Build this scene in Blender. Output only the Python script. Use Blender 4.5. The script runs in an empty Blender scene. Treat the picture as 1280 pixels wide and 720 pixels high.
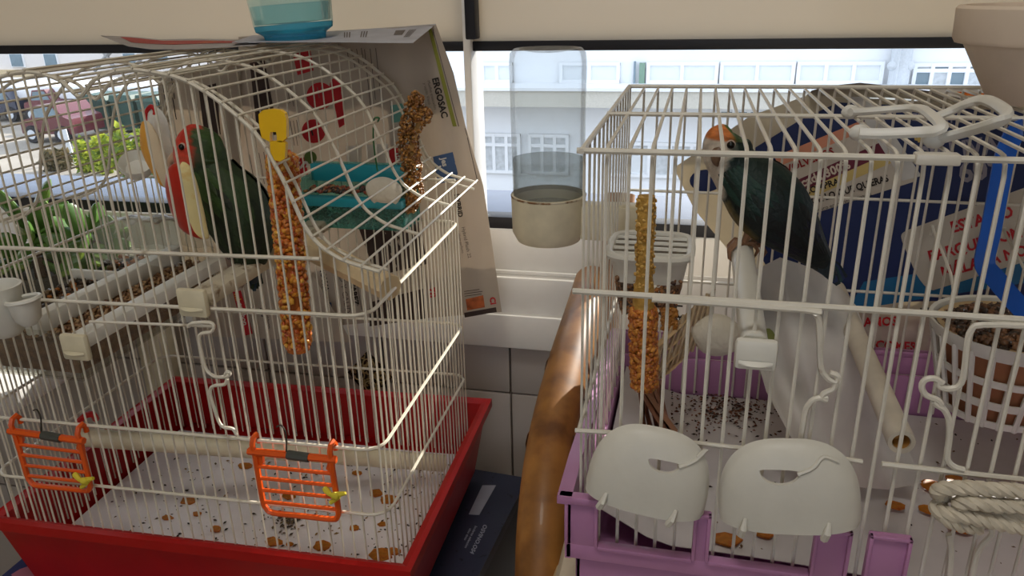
import bpy, bmesh, math, random
import numpy as np
from mathutils import Vector, Matrix

# ------------------------------------------------------------------ camera, world, sun, exposure
HZ = 1.45                       # camera height above the floor; all coordinates below are relative to the camera
F = 969.0                       # focal length in pixels of the 1280 wide frame
_a = np.array([4340, 270, -969.]); _a /= np.linalg.norm(_a)
_b = np.array([240, -378, 969.]); _b -= _a * _a.dot(_b); _b /= np.linalg.norm(_b)
_c = np.cross(_a, _b)
MC = np.array([_a, _b, _c])     # rows: world axes in camera space (x right, y down, z forward)
scene = bpy.context.scene
col = scene.collection
cd = bpy.data.cameras.new('camera'); cam = bpy.data.objects.new('camera', cd); col.objects.link(cam)
cd.sensor_width = 36.0; cd.lens = F / 1280 * 36.0; cd.clip_start = 0.01; cd.clip_end = 300
R3 = Matrix(((MC[0][0], -MC[0][1], -MC[0][2]), (MC[1][0], -MC[1][1], -MC[1][2]), (MC[2][0], -MC[2][1], -MC[2][2])))
cam.matrix_world = Matrix.Translation((0, 0, HZ)) @ R3.to_4x4()
scene.camera = cam

world = bpy.data.worlds.new('world'); scene.world = world; world.use_nodes = True
bg = world.node_tree.nodes['Background']
bg.inputs[0].default_value = (0.84, 0.90, 1.0, 1); bg.inputs[1].default_value = 1.35

sl = bpy.data.lights.new('sun', 'SUN'); sun = bpy.data.objects.new('sun', sl); col.objects.link(sun)
sl.energy = 7.0; sl.angle = 0.01; sl.color = (1.0, 0.90, 0.76)
SUN = Vector((0.42, 1.0, 0.46)).normalized()
sun.rotation_euler = SUN.to_track_quat('Z', 'Y').to_euler()
sun.location = (3, 6, 6)

al = bpy.data.lights.new('added_ceiling_fill', 'AREA'); alo = bpy.data.objects.new('added_ceiling_fill', al); col.objects.link(alo)
al.shape = 'DISK'; al.size = 0.42; al.energy = 4.3; al.color = (1.0, 0.95, 0.87); alo.location = (-0.15, -0.15, HZ + 1.095)   # overhead fill added out of view to brighten upward-facing surfaces, at the lamp built below
vs = scene.view_settings
vs.view_transform = 'Standard'; vs.look = 'None'; vs.gamma = 1.0; vs.use_curve_mapping = False
vs.exposure = 0.72
scene.cycles.max_bounces = 10; scene.cycles.transparent_max_bounces = 24
scene.cycles.transmission_bounces = 10; scene.cycles.caustics_reflective = False; scene.cycles.caustics_refractive = False
scene.cycles.sample_clamp_indirect = 6.0

# ------------------------------------------------------------------ helpers
random.seed(7)
PI = math.pi
V = Vector
def ray(x, y): return MC @ np.array([(x - 640) / F, (y - 360) / F, 1.0])
def P(x, y, X=None, Y=None, Z=None):
    """the point of the place that stands at a measured depth, side or height"""
    d = ray(x, y)
    t = X / d[0] if X is not None else Y / d[1] if Y is not None else Z / d[2]
    return V(d * t)
def lerp(a, b, t): return a + (b - a) * t
def lin(c):
    return tuple(((v / 255) / 12.92 if v / 255 <= .04045 else ((v / 255 + .055) / 1.055) ** 2.4) for v in c)

MATS = {}
def mat(name, c, rough=.5, metal=0, var=.08, vscale=30, bump=0, bscale=200, trans=0, ior=1.45, spec=.5,
        transl=0, tcol=None, attr=False, c2=None, c2scale=20, c2lo=.5, c2hi=.65, coat=0, alpha=1):
    if name in MATS: return MATS[name]
    m = bpy.data.materials.new(name); m.use_nodes = True; MATS[name] = m
    nt = m.node_tree; N = nt.nodes; L = nt.links; p = N['Principled BSDF']; out = N['Material Output']
    p.inputs['Roughness'].default_value = rough; p.inputs['Metallic'].default_value = metal
    p.inputs['IOR'].default_value = ior; p.inputs['Specular IOR Level'].default_value = spec
    p.inputs['Transmission Weight'].default_value = trans; p.inputs['Coat Weight'].default_value = coat
    p.inputs['Alpha'].default_value = alpha
    tc = N.new('ShaderNodeTexCoord')
    base = lin(c)
    nz = N.new('ShaderNodeTexNoise'); nz.inputs['Scale'].default_value = vscale; nz.inputs['Detail'].default_value = 4
    L.new(tc.outputs['Object'], nz.inputs['Vector'])
    mx = N.new('ShaderNodeMix'); mx.data_type = 'RGBA'; mx.blend_type = 'MULTIPLY'; mx.inputs[0].default_value = 1
    rp = N.new('ShaderNodeValToRGB'); rp.color_ramp.elements[0].position = .3; rp.color_ramp.elements[1].position = .7
    rp.color_ramp.elements[0].color = (1 - var * 2, 1 - var * 2, 1 - var * 2, 1); rp.color_ramp.elements[1].color = (1, 1, 1, 1)
    L.new(nz.outputs['Fac'], rp.inputs[0]); L.new(rp.outputs[0], mx.inputs['B'])
    if attr:
        at = N.new('ShaderNodeAttribute'); at.attribute_name = 'Col'; L.new(at.outputs['Color'], mx.inputs['A'])
    elif c2 is not None:
        n2 = N.new('ShaderNodeTexNoise'); n2.inputs['Scale'].default_value = c2scale; n2.inputs['Detail'].default_value = 5
        L.new(tc.outputs['Object'], n2.inputs['Vector'])
        r2 = N.new('ShaderNodeValToRGB'); r2.color_ramp.elements[0].position = c2lo; r2.color_ramp.elements[1].position = c2hi
        r2.color_ramp.elements[0].color = (*base, 1); r2.color_ramp.elements[1].color = (*lin(c2), 1)
        L.new(n2.outputs['Fac'], r2.inputs[0]); L.new(r2.outputs[0], mx.inputs['A'])
    else:
        mx.inputs['A'].default_value = (*base, 1)
    L.new(mx.outputs['Result'], p.inputs['Base Color'])
    if bump:
        nb = N.new('ShaderNodeTexNoise'); nb.inputs['Scale'].default_value = bscale; nb.inputs['Detail'].default_value = 3
        L.new(tc.outputs['Object'], nb.inputs['Vector'])
        b = N.new('ShaderNodeBump'); b.inputs['Strength'].default_value = bump; b.inputs['Distance'].default_value = .002
        L.new(nb.outputs['Fac'], b.inputs['Height']); L.new(b.outputs['Normal'], p.inputs['Normal'])
    if transl:
        t = N.new('ShaderNodeBsdfTranslucent'); t.inputs[0].default_value = (*lin(tcol or c), 1)
        if tcol is None: L.new(mx.outputs['Result'], t.inputs[0])
        ms = N.new('ShaderNodeMixShader'); ms.inputs[0].default_value = transl
        L.new(p.outputs[0], ms.inputs[1]); L.new(t.outputs[0], ms.inputs[2]); L.new(ms.outputs[0], out.inputs['Surface'])
    return m

def glass(name, c, rough=.02, mixt=.75, ior=1.45):
    """thin clear plastic or glass: mostly see-through, with a reflective film"""
    if name in MATS: return MATS[name]
    m = bpy.data.materials.new(name); m.use_nodes = True; MATS[name] = m
    nt = m.node_tree; N = nt.nodes; L = nt.links; out = N['Material Output']; N.remove(N['Principled BSDF'])
    t = N.new('ShaderNodeBsdfTransparent'); t.inputs[0].default_value = (*lin(c), 1)
    g = N.new('ShaderNodeBsdfGlossy'); g.inputs['Roughness'].default_value = rough
    d = N.new('ShaderNodeBsdfDiffuse'); d.inputs[0].default_value = (*lin(c), 1)
    fr = N.new('ShaderNodeLayerWeight'); fr.inputs[0].default_value = .12
    fm = N.new('ShaderNodeMath'); fm.operation = 'MULTIPLY'; fm.inputs[1].default_value = (ior-1)*.9; L.new(fr.outputs['Fresnel'], fm.inputs[0])
    a = N.new('ShaderNodeMixShader'); a.inputs[0].default_value = mixt
    L.new(d.outputs[0], a.inputs[1]); L.new(t.outputs[0], a.inputs[2])
    b = N.new('ShaderNodeMixShader'); L.new(fm.outputs[0], b.inputs[0]); L.new(a.outputs[0], b.inputs[1]); L.new(g.outputs[0], b.inputs[2])
    L.new(b.outputs[0], out.inputs['Surface'])
    return m

class MB:
    """collects shapes; build() links them as one mesh object"""
    def __init__(s, T=None): s.v = []; s.f = []; s.c = []; s.T = T; s.cur = None
    def add(s, vs, fs):
        o = len(s.v)
        for p in vs:
            p = V(p); s.v.append(s.T(p) if s.T else p); s.c.append(s.cur)
        s.f += [tuple(i + o for i in f) for f in fs]
        return s
    def box(s, mn, mx, bev=0):
        (x0, y0, z0), (x1, y1, z1) = mn, mx
        if bev <= 0:
            return s.add([(x0,y0,z0),(x1,y0,z0),(x1,y1,z0),(x0,y1,z0),(x0,y0,z1),(x1,y0,z1),(x1,y1,z1),(x0,y1,z1)],
                  [(3,2,1,0),(4,5,6,7),(0,1,5,4),(1,2,6,5),(2,3,7,6),(3,0,4,7)])
        bm = bmesh.new(); bmesh.ops.create_cube(bm, size=1)
        for v in bm.verts: v.co = V((lerp(x0,x1,v.co.x+.5), lerp(y0,y1,v.co.y+.5), lerp(z0,z1,v.co.z+.5)))
        bmesh.ops.bevel(bm, geom=bm.edges[:], offset=bev, segments=2, affect='EDGES', profile=.5)
        bm.verts.index_update()
        s.add([v.co.copy() for v in bm.verts], [[v.index for v in f.verts] for f in bm.faces]); bm.free()
        return s
    def obox(s, c, ax, ay, az, bev=0):
        """box from centre and three half-axis vectors"""
        c, ax, ay, az = V(c), V(ax), V(ay), V(az)
        t = MB(); t.box((-1,-1,-1),(1,1,1))
        return s.add([c + ax*p.x + ay*p.y + az*p.z for p in t.v], t.f)
    def tube(s, pts, r, n=6, closed=False, cap=True, flat=None):
        pts = [V(p) for p in pts]; k = len(pts)
        rs = r if isinstance(r, (list, tuple)) else [r] * k
        tg = []
        for i in range(k):
            a = pts[(i-1) % k] if (closed or i > 0) else pts[i]
            b = pts[(i+1) % k] if (closed or i < k-1) else pts[i]
            d = b - a; tg.append(d.normalized() if d.length > 1e-9 else V((0,0,1)))
        up = V((0,0,1)) if abs(tg[0].z) < .9 else V((1,0,0))
        nx = tg[0].cross(up).normalized()
        vs = []
        for i in range(k):
            nx = (nx - tg[i] * nx.dot(tg[i]))
            nx = nx.normalized() if nx.length > 1e-9 else tg[i].orthogonal().normalized()
            ny = tg[i].cross(nx)
            q = 1.0
            if closed is False and 0 < i < k-1:
                a = (pts[i]-pts[i-1]).normalized().dot((pts[i+1]-pts[i]).normalized()); q = 1/max(.6, math.sqrt(max(.2,(1+a)/2)))
            for j in range(n):
                t = 2*PI*j/n
                fl = flat if flat else 1
                vs.append(pts[i] + nx*math.cos(t)*rs[i]*q + ny*math.sin(t)*rs[i]*fl)
        fs = []
        for i in range(k if closed else k-1):
            for j in range(n):
                a = i*n+j; b = i*n+(j+1)%n; c2 = ((i+1)%k)*n+(j+1)%n; d = ((i+1)%k)*n+j
                fs.append((a,b,c2,d))
        if cap and not closed:
            fs.append(tuple(reversed(range(n)))); fs.append(tuple((k-1)*n+j for j in range(n)))
        return s.add(vs, fs)
    def grid(s, fn, nu, nv, cu=False, cv=False):
        vs = []; 
        for j in range(nv + (0 if cv else 1)):
            for i in range(nu + (0 if cu else 1)): vs.append(fn(i/nu, j/nv))
        w = nu if cu else nu+1; h = nv if cv else nv+1; fs = []
        for j in range(nv):
            for i in range(nu):
                fs.append((j*w+i, j*w+(i+1)%w, ((j+1)%h)*w+(i+1)%w, ((j+1)%h)*w+i))
        return s.add(vs, fs)
    def slab(s, fn, nu, nv, off):
        """a sheet with thickness: fn gives the front, off the offset of the back"""
        off = V(off); n = (nu+1)*(nv+1)
        a = [V(fn(i/nu, j/nv)) for j in range(nv+1) for i in range(nu+1)]
        w = nu+1; fs = []
        for j in range(nv):
            for i in range(nu):
                q = (j*w+i, j*w+i+1, (j+1)*w+i+1, (j+1)*w+i); fs.append(q); fs.append(tuple(n+k for k in reversed(q)))
        ring = [i for i in range(nu)] + [j*w+nu for j in range(nv)] + [nv*w+i for i in range(nu,0,-1)] + [j*w for j in range(nv,0,-1)]
        for k in range(len(ring)):
            p, q = ring[k], ring[(k+1)%len(ring)]; fs.append((q, p, n+p, n+q))
        return s.add(a + [p+off for p in a], fs)
    def lathe(s, prof, c, n=24, ax=None, cap=True):
        """prof: (radius, height) pairs around an axis through c"""
        c = V(c); az = V(ax).normalized() if ax else V((0,0,1)); axx = az.orthogonal().normalized(); ayy = az.cross(axx)
        vs = [c + az*h + (axx*math.cos(2*PI*j/n) + ayy*math.sin(2*PI*j/n))*r for (r,h) in prof for j in range(n)]
        fs = [(i*n+j, i*n+(j+1)%n, (i+1)*n+(j+1)%n, (i+1)*n+j) for i in range(len(prof)-1) for j in range(n)]
        if cap:
            fs.append(tuple(reversed(range(n)))); fs.append(tuple((len(prof)-1)*n+j for j in range(n)))
        return s.add(vs, fs)
    def ell(s, c, r, n=10, m=6, M=None):
        c = V(c); vs = []
        for i in range(m+1):
            t = PI*i/m
            for j in range(n):
                q = V((math.sin(t)*math.cos(2*PI*j/n)*r[0], math.sin(t)*math.sin(2*PI*j/n)*r[1], math.cos(t)*r[2]))
                vs.append(c + (M @ q if M else q))
        fs = [(i*n+j, (i+1)*n+j, (i+1)*n+(j+1)%n, i*n+(j+1)%n) for i in range(m) for j in range(n)]
        return s.add(vs, fs)
    def prism(s, poly, off):
        """a flat outline with thickness"""
        off = V(off); n = len(poly); poly = [V(p) for p in poly]
        return s.add(poly + [p+off for p in poly], [tuple(range(n)), tuple(n+i for i in reversed(range(n)))] + [(i, n+i, n+(i+1)%n, (i+1)%n)[::-1] for i in range(n)])
    def build(s, name, m, parent=None, smooth=True, sharp=40, label=None, kind=None, recalc=True):
        if m.name == 'kernel': sharp = 180
        me = bpy.data.meshes.new(name)
        arr = np.array([tuple(p) for p in s.v]); mn = arr.min(0); mx = arr.max(0)
        o3 = V(((mn[0]+mx[0])/2, (mn[1]+mx[1])/2, mn[2]))
        me.from_pydata([tuple(p - o3) for p in s.v], [], s.f)
        if recalc:
            bm = bmesh.new(); bm.from_mesh(me); bmesh.ops.recalc_face_normals(bm, faces=bm.faces[:]); bm.to_mesh(me); bm.free()
        if any(c is not None for c in s.c):
            at = me.color_attributes.new('Col', 'FLOAT_COLOR', 'POINT')
            for i, c in enumerate(s.c): at.data[i].color = (*lin(c if c is not None else (128,128,128)), 1)
        if smooth:
            me.polygons.foreach_set('use_smooth', [True]*len(me.polygons)); me.set_sharp_from_angle(angle=math.radians(sharp))
        me.materials.append(m)
        ob = bpy.data.objects.new(name, me); col.objects.link(ob)
        place(ob, o3, parent)
        if label: ob['label'] = label
        if kind: ob['kind'] = kind
        return ob
WL = {}
def place(ob, wl, parent):
    WL[ob.name] = V(wl)
    if parent is not None:
        ob.parent = parent; ob.location = V(wl) - WL[parent.name]
    else: ob.location = V(wl) + V((0,0,HZ))
def thing(name, label, cat, base, group=None):
    o = bpy.data.objects.new(name, None); col.objects.link(o); o.empty_display_size = .02
    place(o, base, None); o['label'] = label; o['category'] = cat
    if group: o['group'] = group
    return o
def tag(o, label, cat, group=None):
    o['label'] = label; o['category'] = cat
    if group: o['group'] = group
    return o
def struct(name, mb, m, parent=None, **k):
    o = mb.build(name, m, parent, **k)
    if parent is None: o['kind'] = 'structure'
    return o
def catmull(pts, n):
    pts = [np.array(p, float) for p in pts]; out = []
    k = len(pts)
    for i in range(k-1):
        p0 = pts[max(i-1,0)]; p1 = pts[i]; p2 = pts[i+1]; p3 = pts[min(i+2,k-1)]
        for j in range(n):
            t = j/n
            out.append(.5*((2*p1) + (-p0+p2)*t + (2*p0-5*p1+4*p2-p3)*t*t + (-p0+3*p1-3*p2+p3)*t**3))
    out.append(pts[-1]); return out
def smooth_path(pts, n=4): return [V(p) for p in catmull([tuple(p) for p in pts], n)]
FONT = {}
def text_mesh(s, bold=False):
    """2-D triangles of a word, cap height about 1"""
    if (s, bold) in FONT: return FONT[(s, bold)]
    cu = bpy.data.curves.new('t', 'FONT'); cu.body = s; cu.size = 1.4; cu.resolution_u = 2
    if bold: cu.offset = .045
    ob = bpy.data.objects.new('t', cu); col.objects.link(ob)
    dg = bpy.context.evaluated_depsgraph_get(); me = bpy.data.meshes.new_from_object(ob.evaluated_get(dg))
    r = ([v.co.to_2d().copy() for v in me.vertices], [tuple(p.vertices) for p in me.polygons])
    bpy.data.objects.remove(ob); bpy.data.curves.remove(cu); bpy.data.meshes.remove(me)
    FONT[(s, bold)] = r; return r
def words(mb, s, fn, org, h, ang, bold=True, sx=1.0):
    """letters laid on a surface fn(u, v); org is the start of the baseline, h the cap height, ang in degrees"""
    vs, fs = text_mesh(s, bold); ca, sa = math.cos(math.radians(ang)), math.sin(math.radians(ang)); out = []
    for p in vs:
        x = p.x*h*sx; y = -p.y*h
        out.append(fn(org[0] + x*ca - y*sa, org[1] + x*sa + y*ca))
    mb.add(out, fs)

# ------------------------------------------------------------------ materials
M_wire = mat('ivory_wire', (222, 215, 198), .32, var=.06, vscale=60, c2=(150,132,104), c2scale=45, c2lo=.66, c2hi=.8)
M_wire2 = mat('white_wire', (220, 215, 202), .3, var=.05, vscale=60, c2=(150,110,70), c2scale=38, c2lo=.7, c2hi=.8)
M_red = mat('red_plastic', (176, 15, 14), .38, var=.08, vscale=25, bump=.08, bscale=60)
M_purple = mat('purple_plastic', (184, 130, 172), .4, var=.06, vscale=25)
M_orange = mat('orange_plastic', (232, 92, 22), .4, var=.08)
M_white = mat('white_plastic', (226, 224, 214), .4, var=.05)
M_cream = mat('cream_plastic', (222, 212, 182), .45, var=.08, vscale=60)
M_paint = mat('white_paint', (228, 226, 222), .35, var=.03)
M_tile = mat('grey_tile', (186, 178, 172), .3, var=.04, vscale=8)
M_grout = mat('grout', (120, 108, 98), .9)
M_black = mat('black_rubber', (18, 18, 26), .5)
M_wood = mat('pale_wood', (222, 200, 158), .6, var=.12, vscale=40, bump=.2)
M_paper = mat('newsprint', (196, 184, 170), .9, var=.05, vscale=14, transl=.33)
M_paperw = mat('white_paper', (226, 222, 216), .85, var=.03, vscale=20, transl=.2)
M_ink = mat('black_ink', (40, 34, 32), .8)
M_inkg = mat('grey_ink', (110, 102, 98), .8)
M_inkred = mat('red_ink', (196, 30, 42), .7)

# ------------------------------------------------------------------ the setting
XL, XR, YB, ZF, ZC, YW = -2.4, 2.0, -2.4, -HZ, 1.15, 1.0
struct('floor', MB().box((XL-.1, YB, ZF-.1), (XR+.1, YW+.2, ZF)), mat('floor_tile', (150,138,124), .5, vscale=3))
struct('ceiling', MB().box((XL-.1, YB, ZC), (XR+.1, YW+.2, ZC+.1)), mat('ceiling_paint', (232,222,204), .8))
struct('wall_left', MB().box((XL-.1, YB, ZF), (XL, YW+.2, ZC)), mat('wall_paint', (228,214,190), .8))
wr = MB(); wr.box((XL-.1, YB-.1, ZF), (-1.0, YB, ZC)); wr.box((.7, YB-.1, ZF), (XR+.1, YB, ZC)); wr.box((-1.0, YB-.1, ZF), (.7, YB, -.35)); wr.box((-1.0, YB-.1, .85), (.7, YB, ZC))  # opening added in the unseen rear wall to let in soft front fill
struct('wall_rear', wr, mat('wall_cream', (226,212,186), .8))
struct('wall_right', MB().box((XR, YB, ZF), (XR+.1, YW+.2, ZC)), mat('wall_paint', (228,214,190), .8))
cl_ = thing('added_ceiling_lamp', 'round white flush lamp added out of view on the ceiling above the cages', 'lamp', (-.15,-.15,1.10))  # unseen fixture, added to carry the overhead fill
MB().lathe([(.23,0),(.235,.02),(.235,.05)], (-.15,-.15,1.10), 32).build('rim', M_paint, cl_)
wb = struct('wall_back', MB().box((XL, YW+.006, ZF), (XR, YW+.2, -.476)), M_grout)
# tiles: vertical joint at X=-.2446, horizontal joint at Z=-.5635
TW, TH, J = .20, .30, .003
zrow = [(-.5635, -.476)] + [(-.5635-TH*(k+1), -.5635-TH*k) for k in range(3)]
for (z0, z1) in zrow:
    z0 = max(z0, ZF)
    k = -10
    while True:
        x0 = -.2446 + k*TW
        if x0 + TW > XR: break
        if x0 > XL:
            MB().box((x0+J/2, YW-.003, z0+J/2), (x0+TW-J/2, YW+.008, z1-J/2), .0012).build('tile', M_tile, wb)
        k += 1
dx_, dz_ = -.4690, -.5525
dm = MB().prism([(dx_,YW-.0030,dz_+.0415),(dx_+.0370,YW-.0030,dz_-.001),(dx_-.003,YW-.0030,dz_-.0435),(dx_-.0365,YW-.0030,dz_+.001)], (0,-.0020,0)).build('decor_tile', mat('decor_brown', (44,34,26), .35, c2=(196,170,120), c2scale=130, c2lo=.52, c2hi=.56), wb)
for k in range(4):
    a_ = PI/2*k; o_ = V((dx_+.018*math.cos(a_), YW-.0052, dz_-.001+.019*math.sin(a_)))
    MB().tube([o_+V((.0095*math.cos(t_*2*PI/12),0,.0095*math.sin(t_*2*PI/12))) for t_ in range(12)], .0012, 5, closed=True).build('scroll_motif', mat('decor_cream', (206,184,136), .4), dm)
struct('wall_top', MB().box((XL, YW+.03, .62), (XR, YW+.2, ZC)), mat('wall_paint', (228,214,190), .8))

# window: frame, sill profile, two glazed lower openings, cream blind panels above
win = bpy.data.objects.new('window_1', None); col.objects.link(win); place(win, (-.27, YW, -.476), None); win['kind'] = 'structure'
ZB, ZG = -.066, -.292     # lower edge of the blind, upper edge of the bottom rail
MB().box((XL, YW-.03, -.476), (XR, YW+.10, -.425), .003).build('sill_board', M_paint, win)
MB().box((XL, YW-.02, -.428), (XR, YW+.10, -.372), .004).build('bottom_frame', M_paint, win)
MB().box((XL, YW-.004, -.374), (XR, YW+.10, -.308), .004).build('bottom_rail', M_paint, win)
MB().box((XL, YW-.008, -.372), (XR, YW+.0, -.366), .002).build('rail_lip', M_paint, win)
MB().box((XL, YW+.002, -.310), (XR, YW+.03, ZG), .001).build('rubber_seal', M_black, win)
MB().box((XL, YW+.02, ZG-.02), (XR, YW+.17, ZG-.004), .002).build('outer_sill', mat('outer_sill', (96,108,130), .6), win)
for x0, x1 in ((XL, -.293), (-.284, XR)):
    MB().box((x0, YW+.012, ZG-.01), (x1, YW+.016, ZB+.02)).build('pane', glass('window_glass', (246,249,252), .0, .97, 1.2), win)
MB().box((-.2935, YW-.012, ZG-.02), (-.2835, YW+.045, .63), .002).build('mullion', M_paint, win)
MB().box((-.2835, YW-.034, ZB+.010), (-.2700, YW-.0125, .30), .002).build('latch_strip', M_black, win)
M_blind = mat('cream_blind', (220, 212, 198), .25, var=.03, vscale=2.5, transl=.33, tcol=(192,186,176), bump=.05, bscale=7)
for x0, x1 in ((XL, -.2935), (-.2835, XR)):
    b = MB().box((x0, YW+.004, ZB), (x1, YW+.010, .63)).build('blind_panel', M_blind, win)
    MB().box((x0, YW-.002, ZB-.006), (x1, YW+.016, ZB+.006), .001).build('black_edge_strip', M_black, win)
MB().box((XL, YW-.01, .60), (XR, YW+.05, .64), .004).build('top_frame', M_paint, win)

# ------------------------------------------------------------------ outside
ZS = -5.0
struct('ground_street', MB().box((-60, YW+1.2, ZS-.2), (50, 80, ZS)), mat('street', (158,150,138), .9, var=.15, vscale=.6))
def fx(x, Y): return P(x, 100, Y=Y).x
def fz(y, Y, x=850): return P(x, y, Y=Y).z
YFc = 17.0
M_fac = mat('white_render', (236, 238, 240), .9, var=.03, vscale=.8)
M_facg = mat('facade_grey', (205, 210, 214), .9)
M_sof = mat('slab_beige', (206, 202, 190), .9)
M_pane = mat('dark_pane', (120, 140, 150), .15, var=.1, vscale=4)
M_curt = mat('curtain', (206, 210, 212), .8, var=.15, vscale=12)
M_shut = mat('shutter', (222, 226, 228), .7, var=.04, vscale=4)
bl = thing('apartment_block', 'white rendered apartment block across the street, seen through the right window', 'building', (0, YFc, ZS))
MB().box((fx(470,YFc), YFc, ZS), (16, YFc+6, 6)).build('wall', M_fac, bl)
z_slab1, z_slab0 = fz(104,YFc), fz(128,YFc)
MB().box((fx(470,YFc), YFc-.9, z_slab0), (16, YFc+.02, z_slab1-.06)).build('balcony_slab', M_sof, bl)
MB().box((fx(470,YFc), YFc-.96, z_slab1-.06), (16, YFc+.02, z_slab1)).build('slab_cap', M_fac, bl)
def facwin(x0, y0, x1, y1, cols, rows, pm, name='window'):
    X0, X1 = fx(x0,YFc), fx(x1,YFc); Z1, Z0 = fz(y0,YFc), fz(y1,YFc); t = .07
    f = MB(); 
    f.box((X0, YFc-.10, Z0), (X1, YFc-.03, Z0+t)); f.box((X0, YFc-.10, Z1-t), (X1, YFc-.03, Z1))
    for c in range(cols+1):
        x = lerp(X0+t/2, X1-t/2, c/cols); f.box((x-t/2, YFc-.11, Z0+.004), (x+t/2, YFc-.035, Z1-.004))
    for r in range(1, rows):
        z = lerp(Z0, Z1, r/rows if rows != 2 else .72); f.box((X0+.004, YFc-.105, z-t/2), (X1-.004, YFc-.032, z+t/2))
    w = f.build(name, M_fac, bl, smooth=False)
    for c in range(cols):
        for r in range(rows):
            zs = [0] + ([r_/rows if rows != 2 else .72 for r_ in range(1, rows)]) + [1]
            MB().box((lerp(X0,X1,c/cols)+.02, YFc-.06, lerp(Z0,Z1,zs[r])+.02), (lerp(X0,X1,(c+1)/cols)-.02, YFc-.02, lerp(Z0,Z1,zs[r+1])-.02)).build('pane', pm if not isinstance(pm, list) else pm[(c+r)%len(pm)], w, smooth=False)
facwin(603, 77, 642, 104, 2, 1, M_shut); facwin(700, 77, 775, 104, 2, 1, M_shut)
facwin(808, 77, 897, 104, 2, 1, M_shut); facwin(899, 77, 992, 104, 2, 1, M_shut); facwin(994, 77, 1102, 104, 3, 1, M_shut)
facwin(1138, 79, 1230, 110, 4, 2, [M_pane, M_curt])
facwin(598, 124, 648, 136, 3, 1, M_pane); facwin(720, 122, 790, 136, 3, 1, M_pane); facwin(900, 134, 960, 146, 3, 1, M_pane)
facwin(598, 170, 650, 222, 3, 2, [M_curt]); facwin(760, 178, 900, 222, 5, 2, [M_curt, M_shut])
facwin(660, 170, 712, 222, 3, 2, [M_curt])
facwin(960, 178, 1060, 222, 4, 2, [M_curt]); facwin(520, 170, 575, 222, 3, 2, [M_curt])
MB().box((fx(799,YFc), YFc-.10, fz(104,YFc)), (fx(806,YFc), YFc-.02, fz(78,YFc))).build('green_panel', mat('green_panel', (120,150,130), .6), bl)
MB().box((fx(792,YFc), YFc-.10, fz(104,YFc)), (fx(794.5,YFc), YFc-.02, fz(76,YFc))).build('dark_joint', M_pane, bl)
MB().tube([(fx(1119,YFc), YFc-.25, -2.2), (fx(1119,YFc), YFc-.25, 6)], .19, 12).build('drain_pipe', M_facg, bl)
MB().tube([(fx(1112,YFc), YFc-.5, -2.2), (fx(1112,YFc), YFc-.5, 6)], .02, 6).build('cable', M_facg, bl)
for dx in (-9, 9): MB().ell((fx(1119+dx,YFc), YFc-.3, fz(81,YFc)), (.12,.12,.1)).build('pipe_clamp', M_facg, bl)

# left view: far houses, canopy, bins, cars, hedge
hb = thing('far_house', 'pale low house far off, seen at left under the blind', 'building', (-40, 42, ZS))
MB().box((fx(-260,42), 42, ZS), (fx(330,42), 48, 2)).build('wall', mat('house_wall', (232,226,220), .9), hb)
MB().box((fx(-260,42), 41.8, ZS), (fx(52,42), 42.02, fz(87,42,20))).build('beige_base', mat('house_base', (206,186,150), .9), hb)
for x in (20, 62, 160, 200):
    w = MB().box((fx(x,42), 41.9, fz(84,42,50)), (fx(x+17,42), 42.05, fz(66,42,50))).build('window', M_fac, hb)
    MB().box((fx(x+1.5,42), 41.85, fz(82.5,42,50)), (fx(x+15.5,42), 41.95, fz(67.5,42,50))).build('pane', M_pane, w)
for a, b in (((118,88),(140,62)), ((128,62),(146,90)), ((165,88),(184,62))):
    MB().tube([P(a[0],a[1],Y=41.4), P(b[0],b[1],Y=41.4)], .12, 6).build('bracing_pole', mat('steel', (150,150,148), .5), hb)
cn = thing('canopy', 'long white canopy roof over the parked cars', 'canopy', (-26, 31, ZS))
MB().box((fx(-200,30), 29.5, fz(122,30,90)), (fx(212,30), 33, fz(106,30,90)), .05).build('roof', M_fac, cn)
for x in (-60, 60, 196): MB().tube([(fx(x,32), 32, ZS), (fx(x,32), 32, fz(118,30,90))], .06, 8).build('post', M_facg, cn)
def car(label, x0, x1, Y, colr, nm):
    X0, X1 = fx(x0,Y), fx(x1,Y); t = thing('parked_car', label, 'car', ((X0+X1)/2, Y, ZS), 'cars parked outside')
    Lc = X1-X0; m = mat(nm, colr, .3, coat=.5)
    prof = [(0,.35),(0,.75),(.04,.85),(.22,.92),(.34,1.38),(.72,1.42),(.88,.98),(.98,.9),(1,.7),(1,.35)]
    MB().prism([(X0+Lc*a, Y, ZS+b) for a, b in prof], (0,1.7,0)).build('body', m, t)
    MB().prism([(X0+Lc*a, Y-.01, ZS+b) for a, b in [(.27,.95),(.36,1.32),(.70,1.35),(.82,.99)]], (0,1.72,0)).build('side_window', M_pane, t)
    for a in (.2,.8):
        w = MB().lathe([(.32,0),(.34,.05),(.34,.2),(.3,.24)], (X0+Lc*a, Y-.06, ZS+.33), 16, (0,1,0)).build('wheel', M_black, t)
        MB().lathe([(.18,0),(.17,.02)], (X0+Lc*a, Y-.075, ZS+.33), 12, (0,1,0)).build('hub', M_facg, w)
car('maroon car parked nearest the hedge at left', 12, 76, 24.5, (92,30,42), 'maroon_paint')
car('maroon car parked behind under the white canopy', 22, 64, 29, (100,36,48), 'maroon_paint_b')
car('dark blue car parked at the far left under the canopy', -30, 12, 29, (40,48,70), 'navy_paint')
car('silver car parked between the maroon car and the green bins', 76, 122, 28.5, (176,176,176), 'silver_paint')
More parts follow.
